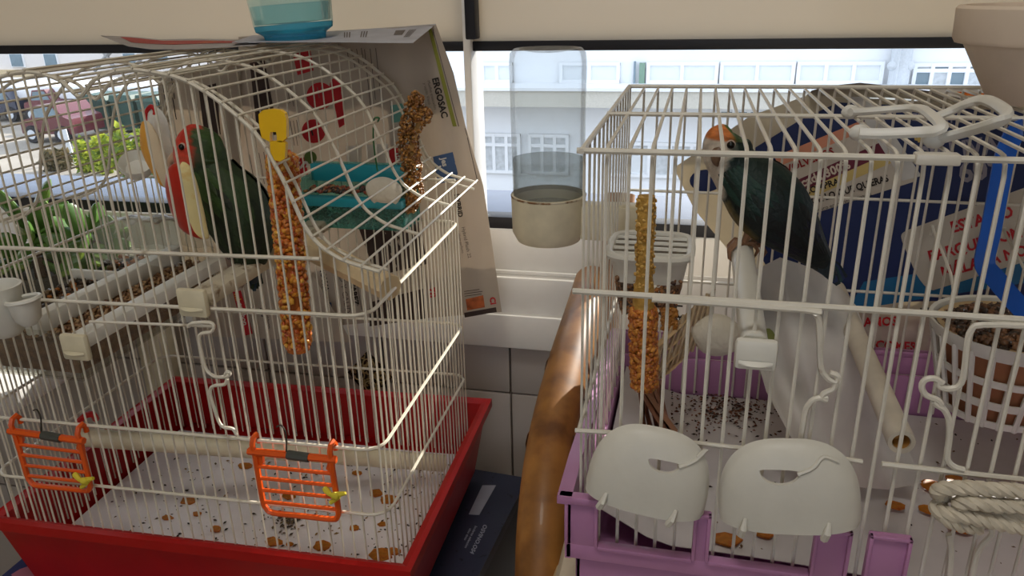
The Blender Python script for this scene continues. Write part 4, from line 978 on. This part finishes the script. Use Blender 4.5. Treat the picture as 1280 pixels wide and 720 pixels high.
kernels(mb, pts, .0024, [(120,84,58),(150,110,76),(80,58,44),(196,130,70)], rn, 4, 3); mb.build('seed_mix', M_kern, sf, kind='stuff')
# seed stick
s2 = thing('seed_stick', 'golden grain stick with a bare upper half standing inside the purple cage', 'seed stick', P(806,488,Y=.495))
pa2 = smooth_path([P(808,245,Y=.495),P(806,330,Y=.495),P(804,400,Y=.495),P(806,486,Y=.495)],4)
MB().tube(pa2, [.0058 if k < 6 else .0075 for k in range(len(pa2))], 10).build('core', mat('gnawed_core', (206,160,74), .6, var=.2, vscale=150, bump=.8, bscale=300), s2)
rn = random.Random(21)
seedstick(pa2[7:], .0086, 1100, .0019, [(206,128,50),(188,108,40),(222,150,64),(170,92,36)], rn).build('grain_coating', M_kern, s2, kind='stuff')
mb = seedstick(pa2[:8], .0060, 260, .0012, [(214,168,84),(200,150,66),(226,184,100)], rn); mb.build('gnawed_grain', M_kern, s2, kind='stuff')
# palm strips under it
pl = thing('palm_strips', 'bundle of brown dried palm strips below the golden grain stick', 'palm strips', P(826,552,Y=.51))
for k in range(11):
    r = random.Random(k); x0 = 792+5.0*k*.6; x1 = 800+r.uniform(0,44)+k*1.5
    pth = smooth_path([P(x0+4,478,Y=.50+.002*k),P(lerp(x0,x1,.4)+r.uniform(-3,3),506,Y=.50+.002*k),P(x1,545+r.uniform(-6,10),Y=.505+.002*k)],4)
    MB().tube(pth, [.0046]*len(pth), 6, flat=.3).build('strip', mat('palm_%d'%(k%3), [(168,118,92),(146,98,74),(184,136,106)][k%3], .7), pl)
# woven palm braid
wv_ = thing('woven_braid', 'pale woven palm braid behind the grain stick in the purple cage', 'woven braid', P(830,466,Y=.56))
b0, b1 = P(820,452,Y=.56), P(880,398,Y=.60); d = (b1-b0); sd = V((0,0,1))*.022
for k in range(9):
    u = k/8; c = b0+d*u; q = d.normalized()
    MB().tube(smooth_path([c-sd*.9-q*.006, c-sd*.3+V((0,-.004,0)), c+sd*.3+q*.004+V((0,-.003,0)), c+sd*.9+q*.010],3), .0042, 6, flat=.4).build('strand', mat('straw_pale', (222,200,164), .8, var=.12), wv_)
for k in range(4):
    o = sd*(-.8+.5*k); MB().tube(smooth_path([b0+o+V((0,.003*(-1)**k,0)), b0+d*.35+o+V((0,-.004,0)), b0+d*.7+o+V((0,.003,0)), b1+o],3), .0030, 6, flat=.4).build('cross_strand', mat('straw_dark', (204,174,132), .8), wv_)
mb = MB(); pts = []
for k in range(150):
    c = P(rn.uniform(828,846),rn.uniform(386,412),Y=.57); pts.append((c, V((rn.gauss(0,1),rn.gauss(0,1),rn.gauss(0,1))).normalized()))
kernels(mb, pts, .0018, [(196,136,60),(176,116,48)], rn, 4, 3)
tag(mb.build('millet_tuft', M_kern, kind=None), 'small golden millet tuft above the woven braid', 'millet')
ball = P(896,419,Y=.545)
tag(MB().grid(lambda u,v: ball+V((.0178*math.sin(PI*v)*math.cos(2*PI*u)*(1+.05*math.sin(5*u*6)), .012*math.cos(PI*v), .0165*math.sin(PI*v)*math.sin(2*PI*u))), 24, 12, cu=True).build('mineral_block', mat('chalk_b', (214,206,188), .9, bump=.9, bscale=160)), 'round off-white mineral block beside the white perch in the purple cage', 'mineral block')
# perch with cap, gripped by the bird
t, c = perch_d('plastic_perch', 'white plastic perch with translucent square cap, the dark lovebird on its far end', 944, 437, .450, .64, capw=.0125, caph=.0100, cm=M_white)
MB().tube([(c.x-.001,.449,c.z+.003),(c.x-.0012,.53,c.z+.007),(c.x-.0015,.625,c.z+.010)], .0088, 10).build('bar', M_white, t)
# hollow cane perch
e0, e1 = P(1127,553,Y=.470), P(1052,365,Y=.742); e1 = V((e0.x,e1.y,e0.z+.001))
cp = thing('cane_perch', 'pale hollow cane perch pointing at the viewer in the purple cage', 'perch', e0)
dr = (e1-e0).normalized(); Lc = (e1-e0).length
MB().lathe([(.0050,.006),(.0056,0),(.0083,0),(.0085,.004),(.0082,Lc*.5),(.0085,Lc),(.0050,Lc)], e0, 20, dr, cap=False).build('tube', mat('pale_cane', (216,206,188), .6, var=.1, vscale=40), cp)
MB().lathe([(.0052,.001),(.0046,.012),(.0002,.014)], e0, 16, dr, cap=False).build('hollow_core', mat('cane_pith', (190,140,70), .9), cp)
# white paper hung like a curtain
cr = thing('hanging_paper', 'crumpled white paper sheet hanging down below the dark lovebird', 'paper', P(1060,610,Y=.60))
def crf(u, v):
    top = [(918,352),(935,342),(975,322),(1012,334),(1048,356),(1070,382)]; bot = [(958,490),(985,540),(1010,580),(1050,607),(1110,612),(1152,604)]
    k = u*(len(top)-1); i = min(int(k),len(top)-2); f = k-i
    a = (lerp(top[i][0],top[i+1][0],f), lerp(top[i][1],top[i+1][1],f)); b = (lerp(bot[i][0],bot[i+1][0],f), lerp(bot[i][1],bot[i+1][1],f))
    return P(lerp(a[0],b[0],v), lerp(a[1],b[1],v), Y=lerp(.665,.600,v)+.010*math.sin(7*u+2*v)+.005*math.sin(15*u-5*v)+.004*math.sin(11*v))
MB().slab(crf, 30, 24, (0,.0005,0)).build('sheet', mat('curtain_paper', (224,220,212), .8, transl=.12), cr)
m = MB(); m.grid(lambda u,v: crf(.245+.05*math.cos(2*PI*u)*v,.42+.08*math.sin(2*PI*u)*v)-V((0,.0012,0)), 14, 3, cu=True); m.build('green_stain', mat('green_stain', (140,146,80), .9), cr)

# ------------------------------------------------------------------ posters behind the purple cage
ps = thing('poster', 'dark blue shop poster with white text panels standing behind the purple cage', 'poster', P(1080,390,Y=.80))
def yps(x, y): return .800 + .006*math.sin((x-840)*.012) + .05*max(0,(150-y)/60)*0
Sp = Sheet([((1010,119),(1400,140)), ((938,145),(1400,150)), ((842,210),(1400,215)), ((868,262),(1400,262)), ((930,336),(1400,330)), ((965,385),(1400,395))], yps, 36, 4)  # right end extended out of view to keep sun off the tray
Sp.mesh().build('backing', mat('poster_back', (214,203,180), .8, transl=.28), ps)
m = MB()
def poly_strip(S, mb, L, R, n=14, off=.0008):
    def ev(l, v): k = v*(len(l)-1); i = min(int(k),len(l)-2); return (lerp(l[i][0],l[i+1][0],k-i), lerp(l[i][1],l[i+1][1],k-i))
    mb.grid(lambda u,v: S.pt(lerp(ev(L,v)[0],ev(R,v)[0],u), lerp(ev(L,v)[1],ev(R,v)[1],u), off), n, n)
poly_strip(Sp, m, [(1048,128),(1000,150),(935,190),(915,230),(945,310),(985,380)], [(1395,145),(1395,170),(1395,200),(1395,240),(1395,300),(1395,372)], 20)
Sp.disc(m, 882, 226, 20, 14)
M_pb = mat('poster_blue', (30,46,96), .5, var=.1, vscale=12)
m.build('blue_ground', M_pb, ps)
m = MB(); poly_strip(Sp, m, [(1080,352),(1060,388)], [(1305,318),(1305,350)], 6, .0010); m.build('teal_ground', mat('poster_teal', (30,110,160), .5), ps)
m = MB(); Sp.quad(m, [(962,205),(1085,150),(1146,226),(1014,268)], 8, .0016); m.build('white_panel', mat('panel_white', (206,196,182), .7), ps)
m = MB(); Sp.quad(m, [(968,196),(1078,150),(1086,161),(974,208)], 6, .0019); m.build('peach_band', mat('peach_ink', (222,150,120), .7), ps)
m = MB(); Sp.quad(m, [(990,228),(1100,178),(1110,192),(1000,240)], 6, .0019); m.build('purple_band', mat('plum_ink', (110,40,60), .7), ps)
m = MB(); Sp.quad(m, [(1000,240),(1110,192),(1118,202),(1008,250)], 6, .0019); m.build('yellow_band', mat('straw_ink', (214,190,120), .7), ps)
m = MB(); Sp.quad(m, [(1062,121),(1086,121),(1152,220),(1128,226)], 8, .0021); m.build('white_strip', mat('strip_white', (210,208,204), .7), ps)
m = MB(); Sp.text(m,'VOLVEMOS',(984,216),9,-22,.0024); m.build('red_lettering', mat('darkred_ink', (150,30,30), .7), ps)
m = MB(); Sp.text(m,'cada 300%',(1003,234),11,-22,.0024); m.build('pale_lettering', mat('pale_print', (222,206,190), .7), ps)
m = MB(); Sp.text(m,'COMPRA',(1006,244),8,-18,.0026); Sp.text(m,'POR LO QUE QUIERAS',(1010,257),8.5,-17,.0026,sx=.88); m.build('black_lettering', M_ink, ps)
m = MB(); Sp.text(m,'dinero en nuestras tiendas',(1018,266),5,-17,.0026,bold=False); m.build('small_lettering', M_ink, ps)
m = MB(); Sp.text(m,'SIN IVA',(1150,206),22,-9,.0018); Sp.text(m,'60%',(1200,228),26,-9,.0018); Sp.text(m,'DESCUENTO',(1130,150),9,3,.0018); m.build('grey_lettering', mat('greyblue_ink', (160,156,170), .7), ps)
m = MB(); Sp.text(m,'$',(1143,176),14,-9,.0018); m.build('gold_lettering', mat('gold_ink', (214,186,110), .7), ps)
m = MB(); poly_strip(Sp, m, [(1133,288),(1127,292),(1126,298),(1146,345),(1158,360),(1166,363)], [(1310,224),(1310,232),(1310,250),(1310,290),(1310,312),(1310,318)], 12, .0018); m.build('cream_label', mat('cream_label', (206,198,184), .7), ps)
m = MB(); Sp.text(m,'ESTA NO',(1190,291),14,-15,.0026); Sp.text(m,'PARQUE COM',(1162,327),13.5,-15,.0026); Sp.text(m,'MÁLAGA NOS',(1178,347),13.5,-15,.0026); m.build('red_headline', mat('poster_red', (190,26,36), .6), ps)
# grey sheet curling over the top of the poster
gc = thing('curled_sheet', 'grey-beige sheet edge curling over the top of the blue poster', 'paper', P(1060,115,Y=.81))
def gcf(u, v):
    top = [(1015,113),(1040,107),(1075,103.5),(1100,106),(1130,110),(1165,114),(1205,124),(1240,130)]; bot = [(1005,122),(1040,122),(1080,122),(1110,122),(1140,124),(1170,128),(1205,132),(1240,136)]
    k = u*(len(top)-1); i = min(int(k),len(top)-2); f = k-i
    a = (lerp(top[i][0],top[i+1][0],f), lerp(top[i][1],top[i+1][1],f)); b = (lerp(bot[i][0],bot[i+1][0],f), lerp(bot[i][1],bot[i+1][1],f))
    return P(lerp(a[0],b[0],v), lerp(a[1],b[1],v), Y=.812-.03*(1-v)**2)
MB().slab(gcf, 28, 5, (0,.0006,0)).build('sheet', mat('grey_card', (168,160,146), .8, transl=.15), gc)
fz_ = thing('flyer', 'white flyer with orange print lying behind the terracotta pot', 'flyer', P(1220,122,Y=.80))
Sf = Sheet([((1160,108),(1300,118)),((1170,113),(1300,126)),((1200,124),(1300,134))], lambda x,y: .825, 10, 2); Sf.mesh().build('page', M_paperw, fz_)
m = MB(); Sf.quad(m,[(1196,114.5),(1235,117),(1240,121),(1200,119)],3); m.build('orange_print', mat('orange_ink', (226,120,40), .7), fz_)
# lower bag with red lettering
bg_ = thing('paper_bag', 'crumpled whitish paper bag with red lettering below the blue poster', 'bag', P(1130,440,Y=.79))
Sb = Sheet([((960,362),(1215,366)),((962,410),(1215,402)),((966,440),(1222,436)),((970,470),(1226,466))], lambda x,y: .812+.004*math.sin(x*.09)+.003*math.sin(x*.2+y*.1), 26, 3)  # top and left side extended behind the poster to stop stray sun
Sb.mesh().build('bag', mat('bag_paper', (196,184,172), .85, transl=.1), bg_)
m = MB(); Sb.text(m,'AMOS',(1080,408),11,-2,.002); Sb.text(m,'COMER',(1094,436),11,3,.002); m.build('red_lettering', mat('poster_red', (190,26,36), .6), bg_)
kt = thing('dark_bag', 'dark grey plastic bag crumpled behind the blue strap', 'bag', P(1220,400,Y=.80))
Sk = Sheet([((1150,386),(1400,352)),((1165,400),(1400,380)),((1180,420),(1400,430))], lambda x,y: .795+.004*math.sin(x*.13), 16, 3); Sk.mesh(.002).build('bag', mat('dark_bag', (60,58,58), .4), kt)  # right end lengthened out of view as a sun block
# label sheet by the hopper
lf = thing('leaflet', 'white leaflet with blue stripe lying behind the woven braid', 'leaflet', P(840,400,Y=.83))
Sl = Sheet([((770,340),(1000,352)),((772,376),(1000,392)),((776,446),(1000,452))], lambda x,y: .800, 8, 2); Sl.mesh().build('page', M_paperw, lf)  # page enlarged and raised to shade the purple tray paper from sun
m = MB(); Sl.quad(m,[(826,386),(848,388),(848,391),(826,389)],2); Sl.lines(m,(828,380),4,2,14,26,2,2); Sl.text(m,'DAIRY',(828,399),6,3,.0014); m.build('print', M_ink, lf)

# ------------------------------------------------------------------ feeder hoods on the front of the purple cage
M_hood = mat('hood_plastic', (216,213,202), .45, var=.05, vscale=30, bump=.15, bscale=90)
def hood(label, cx, cy, hw, hh, ang, Y, hole, hang):
    c = P(cx,cy,Y=Y); ca, sa = math.cos(math.radians(ang)), math.sin(math.radians(ang))
    def W(u, w, d): return c + V((u*ca - w*sa, -d, u*sa + w*ca))
    t = thing('feeder_hood', label, 'feeder hood', W(0,-hh,0))
    n = 64; yb_ = -hh*.80; H_ = hh*1.8
    def outer(a):
        u = (a/(2*PI)) % 1.0
        if u < .62:
            b = PI*u/.62; x, y = math.cos(b), math.sin(b); return V((hw*math.copysign(abs(x)**.72,x), yb_ + H_*abs(y)**.72))
        return V((hw*lerp(-1,1,(u-.62)/.38), yb_))
    def inner(a):
        u = (a/(2*PI)) % 1.0; b = PI*u/.62 if u < .62 else PI+PI*(u-.62)/.38
        x, y = math.cos(b), math.sin(b); hxx, hyy, hr = hole
        return V((hxx+hr*x, hyy + (hr*.72*y if y < 0 else hr*.10*y)))
    dep = .017
    def ht(p):
        q = (abs(p.x/hw)**2.6 + abs((p.y-yb_)/H_)**2.6)**(1/2.6); return dep*max(0,1-min(1,q)**2.6)**.5
    def fn(u, v):
        a = 2*PI*u; p = inner(a).lerp(outer(a), v); return W(p.x, p.y, ht(p))
    MB().grid(fn, n, 16, cu=True).build('shell', M_hood, t, sharp=75)
    MB().grid(lambda u,v: W(lerp(-hw,hw,u), yb_-.0008*v, ht(V((lerp(-hw,hw,u),yb_)))-.0022*v), 32, 1).build('lower_edge', M_hood, t)
    MB().grid(lambda u,v: (lambda p: W(p.x, p.y, ht(p)-.0025*v))(inner(2*PI*u)), n, 1, cu=True).build('hole_lip', M_hood, t)
    MB().tube(smooth_path([*[(lambda p: W(p.x,p.y,ht(p)+.0006))(V(q)) for q in ((hole[0]+hole[2]*.9,hole[1]-.001),(hole[0]+hole[2]+.008,hole[1]+.003),(hole[0]+hole[2]+.014,hole[1]+.008),(hw*.66,hh*.62))]],4), .0013, 6).build('seam_tie', M_hood, t)
    for u in (-.62,.52):
        b = W(hw*u,-hh*.52,ht(V((hw*u,-hh*.52)))); e = W(hw*u-.003,-hh*.90,ht(V((hw*u,-hh*.78))))
        MB().tube([b, b.lerp(e,.5)+V((0,-.003,0)), e], [.0012,.0022,.0026], 7).build('clip_tab', M_hood, t)
    return t
hood('white plastic feeder hood at the left, nearest the bamboo arm', 813, 585, .0395, .0315, -8, .437, (.007,.0150,.0100), 0)
hood('white plastic feeder hood beside the cane perch, right of the other hood', 985, 604, .0430, .0325, 6, .437, (-.006,.0165,.0115), 0)

# rope tied round the front bars
rp = thing('rope_hank', 'off-white cotton rope wound in a flat hank on the front of the purple cage', 'rope', P(1240,660,Y=.436))
M_rope = mat('cotton_rope', (214,204,184), .95, var=.12, vscale=120)
def rope(path, r):
    path = smooth_path(path,10); n = len(path); mb = MB(); L = 0
    for s in range(3):
        pts = []; L = 0
        for i,p in enumerate(path):
            if i: L += (p-path[i-1]).length
            d = (path[min(i+1,n-1)]-path[max(i-1,0)]).normalized(); o = d.cross(V((0,0,1))); o = o.normalized() if o.length > 1e-6 else V((0,1,0)); o2 = d.cross(o)
            a = 2*PI*s/3 + L*330; pts.append(p + (o*math.cos(a)+o2*math.sin(a))*r*.5)
        mb.tube(pts, r*.62, 6)
    return mb
def rpth(l, Y=.436): return [P(x,y,Y=Y+dy) for x,y,dy in l]
rope(rpth([(1310,616,0),(1260,613,0),(1210,610,0),(1178,611,.002),(1172,616,.006),(1180,622,.014)]), .0044).build('strand', M_rope, rp)
rope(rpth([(1310,634,-.002),(1250,632,-.002),(1205,628,-.002),(1200,633,.004),(1206,640,.008),(1260,646,.002),(1310,650,0)]), .0044).build('strand', M_rope, rp)
rope(rpth([(1310,664,-.001),(1262,657,-.001),(1210,646,-.002),(1176,640,.002),(1170,634,.006),(1180,630,.012)]), .0044).build('strand', M_rope, rp)
rope(rpth([(1172,638,.004),(1184,650,0),(1204,658,0),(1226,660,.004)]), .0040).build('strand', M_rope, rp)

# blue strap
bs = MB(); pth = [P(1279,160,Y=.585),P(1270,166,Y=.58),P(1258,190,Y=.575),P(1248,240,Y=.565),P(1238,295,Y=.555),P(1231,330,Y=.55),P(1246,350,Y=.55),P(1268,376,Y=.55),P(1290,400,Y=.55)]
pth = smooth_path(pth,3)
def sfn(u, v):
    k = v*(len(pth)-1); i = min(int(k),len(pth)-2); c = pth[i].lerp(pth[i+1],k-i); d = (pth[i+1]-pth[i]).normalized(); q = d.cross(V((0,1,0))).normalized(); return c + q*(u-.5)*.0125
tag(MB().slab(sfn, 2, 30, (0,.002,0)).build('blue_strap', mat('blue_plastic', (22,84,176), .35)), 'bright blue plastic strap hooked on the purple cage roof', 'strap')

# planter basket on the cage floor at right
pb_c = P(1250,534,Y=.595); rb = .0570
pk = thing('slotted_basket', 'white slotted basket with a soil-filled pot inside the purple cage', 'basket', V((P(1262,430,Y=.63).x,.63,pb_c.z)))
cx, cy, zb0 = pk.location.x, .63, pb_c.z; zt1 = P(1262,440,Y=.575).z; hb_ = zt1-zb0
def rad(f): return rb*lerp(.70,1.0,f)
MB().lathe([(rad(.84),hb_*.84),(rad(1),hb_),(rad(1)+.003,hb_+.001),(rad(1)+.002,hb_-.005),(rad(.84)+.0008,hb_*.84)], (cx,cy,zb0), 40, cap=False).build('rim_band', M_white, pk)
for f0, f1 in ((.52,.60),(.24,.33),(0,.08)):
    MB().lathe([(rad(f0),hb_*f0),(rad(f0)+.0018,hb_*f0),(rad(f1)+.0018,hb_*f1),(rad(f1),hb_*f1),(rad(f0),hb_*f0)], (cx,cy,zb0), 40, cap=False).build('hoop', M_white, pk)
for k in range(24):
    a = 2*PI*k/24
    pr = [V((cx+math.cos(a)*(rad(f)+.0009), cy+math.sin(a)*(rad(f)+.0009), zb0+hb_*f)) for f in (0,.45,.9)]
    MB().tube(pr, .0022, 6).build('rib', M_white, pk)
for sx_ in (-.030,.030):
    MB().tube(smooth_path([(cx+sx_,cy+math.sqrt(rb*rb-sx_*sx_),zt1),(cx+sx_,cy+rb+.012,zt1+.016),(cx+sx_,RY1-.004,zt1+.034),(cx+sx_,RY1+.004,zt1+.038),(cx+sx_,RY1+.005,zt1+.028)],3), .0014, 6).build('wire_hanger', M_wire2, pk)
MB().lathe([(.001,.002),(rad(0)-.003,.002),(rad(.85)-.004,hb_*.86),(rad(.85)-.006,hb_*.9),(.001,hb_*.84)], (cx,cy,zb0), 32).build('inner_pot', mat('terracotta', (176,116,80), .8, var=.15), pk)
MB().grid(lambda u,v: V((cx+(rad(.95)-.002+.003*math.sin(5*2*PI*u)*v)*lerp(1,.84,v)*math.cos(2*PI*u), cy+(rad(.95)-.002)*lerp(1,.84,v)*math.sin(2*PI*u), zb0+hb_*(.97+.03*math.sin(3*2*PI*u)*v-.03*v))), 32, 3, cu=True).build('coir_liner', mat('coir_liner', (206,180,138), .9, var=.15), pk)
rn = random.Random(31); mb = MB(); pts = [(V((cx+rr*math.cos(a), cy+rr*math.sin(a), zb0+hb_*.90+.010*(1-(rr/.05)**2)+rn.uniform(0,.003))), V((rn.gauss(0,.5),rn.gauss(0,.5),1)).normalized()) for rr, a in [(.048*math.sqrt(rn.random()), rn.uniform(0,2*PI)) for k in range(650)]]
kernels(mb, pts, .0034, [(110,78,54),(84,60,44),(136,96,66),(60,46,36)], rn, 4, 3); mb.build('soil', M_kern, pk, kind='stuff')

# pot on the roof at right
pz = RZT+.003; pp_ = thing('plant_pot', 'pale terracotta flower pot standing on the roof of the purple cage', 'pot', (.2545,.655,pz))
pr_ = [(.0405,0),(.0430,.002),(.0640,.040),(.0645,.0415),(.0705,.042),(.0722,.045),(.0728,.066),(.0710,.068),(.0670,.068),(.0655,.064),(.0600,.040),(.040,.008),(.001,.007)]
MB().lathe(pr_, (.2545,.655,pz), 40).build('pot', mat('pale_clay', (230,212,192), .85, var=.06, vscale=20, bump=.1), pp_, sharp=30)

# ------------------------------------------------------------------ succulents behind the red cage
M_leaf = mat('jade_leaf', (96,134,62), .25, var=.15, vscale=20, c2=(150,170,70), c2scale=16, c2lo=.5, c2hi=.7, transl=.2)
def succulent(label, px, py, Y, s, seed):
    r = random.Random(seed); b = P(px,py,Y=Y); t = thing('succulent_plant', label, 'plant', (b.x,b.y,-.43))
    MB().lathe([(.040,0),(.050,.050),(.053,.051),(.053,.058),(.048,.058),(.046,.048),(.001,.046)], (b.x,b.y,-.43), 28).build('pot', mat('dark_pot', (62,56,46), .7), t)
    MB().tube([(b.x,b.y,-.39),(b.x+.004,b.y,b.z)], [.009,.006], 8).build('stem', mat('bark', (90,66,46), .9), t)
    for k in range(26):
        a = r.uniform(0,2*PI); el = r.uniform(-.1,1.2) if k < 16 else r.uniform(-.9,.1); d = V((math.cos(a)*math.cos(el), math.sin(a)*math.cos(el), math.sin(el))); L = s*r.uniform(.7,1.15)
        c = b + d*L*.75 + V((0,0,r.uniform(-.03,.02))); sx = d.orthogonal().normalized(); sx = Matrix.Rotation(r.uniform(0,PI),3,d) @ sx; n3 = d.cross(sx)
        Mx = Matrix((d,sx,n3)).transposed()
        MB().ell(c, (L*.55,L*.30,L*.11), 10, 7, Mx).build('leaf', M_leaf, t)
succulent('jade plant with fat green leaves near the left edge, behind the red cage', 40, 300, .90, .055, 3)
succulent('jade plant with upright pale leaves behind the bars, left of the clear hood', 118, 300, .91, .052, 8)

# ------------------------------------------------------------------ crumbs
M_peel = mat('peel_scrap', (226,146,46), .5, var=.2, vscale=150, c2=(196,112,36), c2scale=120, c2lo=.5, c2hi=.65, transl=.3)
def scrap(x, y, s, Z, label, group, seed, asp=.7, m=None):
    r = random.Random(seed); c = P(x,y,Z=Z+.0006); n = 9; rot = r.uniform(0,PI)
    poly = [c+V((s*math.cos(2*PI*k/n+rot)*r.uniform(.7,1.1), s*asp*math.sin(2*PI*k/n+rot)*r.uniform(.7,1.1), .0004*r.random())) for k in range(n)]
    tag(MB().prism(poly, (0,0,.0016)).build('peel_scrap', m or M_peel, smooth=False), label, 'food scrap', group)
G1 = 'orange food scraps on the red tray paper'; G2 = 'orange food scraps on the purple tray paper'
def zpap(x, y):
    z = -.567
    for _ in range(3): z = -.5645 + .014*(P(x,y,Z=z).x-LX)
    return z
for k,(x,y,s_,w) in enumerate([(306,583,.010,'left of the right orange grate, close to the low perch'),(235,627,.011,'largest left of the middle of the red tray'),(210,648,.007,'leftmost on the red tray paper'),(247,643,.006,'right beside the larger scrap, left half of the red tray'),
    (270,662,.008,'brownish, by the front rim left of the right orange grate'),(342,678,.011,'jagged, by the front rim under the right orange grate'),(403,683,.012,'long, by the front rim right of the orange grate'),(476,693,.015,'biggest, in the front right corner of the red tray'),(492,690,.009,'touching the biggest scrap in the front right corner'),
    (486,625,.014,'tall, seen through the corner loop of the red cage wire'),(443,661,.007,'right of the yellow tie of the right orange grate'),(470,617,.010,'behind the yellow tie, near the low perch end'),(361,621,.009,'seen through the rungs of the right orange grate'),(446,592,.007,'just in front of the low perch, right half'),(362,681,.005,'tiny, beside the jagged one at the front rim'),(478,656,.006,'small, inside the right front corner loop'),(408,636,.008,'low behind the bottom bar of the right orange grate')]):
    scrap(x,y,s_,zpap(x,y),'orange food scrap '+w,G1,k)
for k,(x,y,s_,w) in enumerate([(1118,633,.0065,'round, alone left of the rope on the purple tray'),(1166,608,.0085,'left part of the heap above the rope end'),(1196,602,.0080,'right part of the heap above the rope end'),(1162,638,.0065,'just left of the rope loops'),(1200,661,.0075,'dark orange, just below the rope'),(908,676,.0090,'oval, between the two feeder hoods'),(955,668,.0060,'just under the right feeder hood'),(1232,655,.006,'pale, below the rope at right')]):
    scrap(x,y,s_*1.35,-.4130,'orange food scrap '+w,G2,50+k,.7)
def specks(name, label, n, fn, cols, size, seed):
    r = random.Random(seed); mb = MB()
    for k in range(n):
        p = fn(r); a = r.uniform(0,PI); s = size*r.uniform(.5,1.6); d = V((math.cos(a),math.sin(a),0)); e = V((-d.y,d.x,0)); mb.cur = r.choice(cols)
        mb.add([p-d*s, p-e*s*.5, p+d*s, p+e*s*.5, p+V((0,0,s*.5))], [(0,1,4),(1,2,4),(2,3,4),(3,0,4)])
    o = mb.build(name, mat('speck', (0,0,0), .8, attr=True), smooth=False, kind='stuff', recalc=False); o['label'] = label; o['category'] = 'crumbs'
specks('droppings', 'dark droppings and seed husks scattered on the red tray paper', 420, lambda r: LC((-W_+.02+r.random()**.8*(W_-.03), r.uniform(.02,D_-.02), -.5675)), [(40,36,32),(70,64,56),(110,96,76),(150,120,70),(60,54,50)], .0022, 3)
specks('dropping_heap', 'dark clump of droppings under the right orange grate', 70, lambda r: (lambda x,y: P(x,y,Z=zpap(x,y)+.0008))(357+r.gauss(0,9),652+r.gauss(0,6)), [(60,54,46),(90,80,66),(120,104,76)], .0026, 4)
specks('brown_crumbs', 'brown crumbs spread at the back of the purple tray paper', 480, lambda r: P(min(990,max(840,905+r.gauss(0,38))),512+r.gauss(0,14),Z=-.4125), [(96,54,34),(70,44,30),(130,80,50),(50,38,30)], .0019, 5)
specks('seed_husks', 'few dark seed husks scattered on the purple tray paper', 90, lambda r: V((r.uniform(-.05,.33), r.uniform(.52,.75), -.4125)), [(50,44,40),(110,84,56)], .0018, 6)
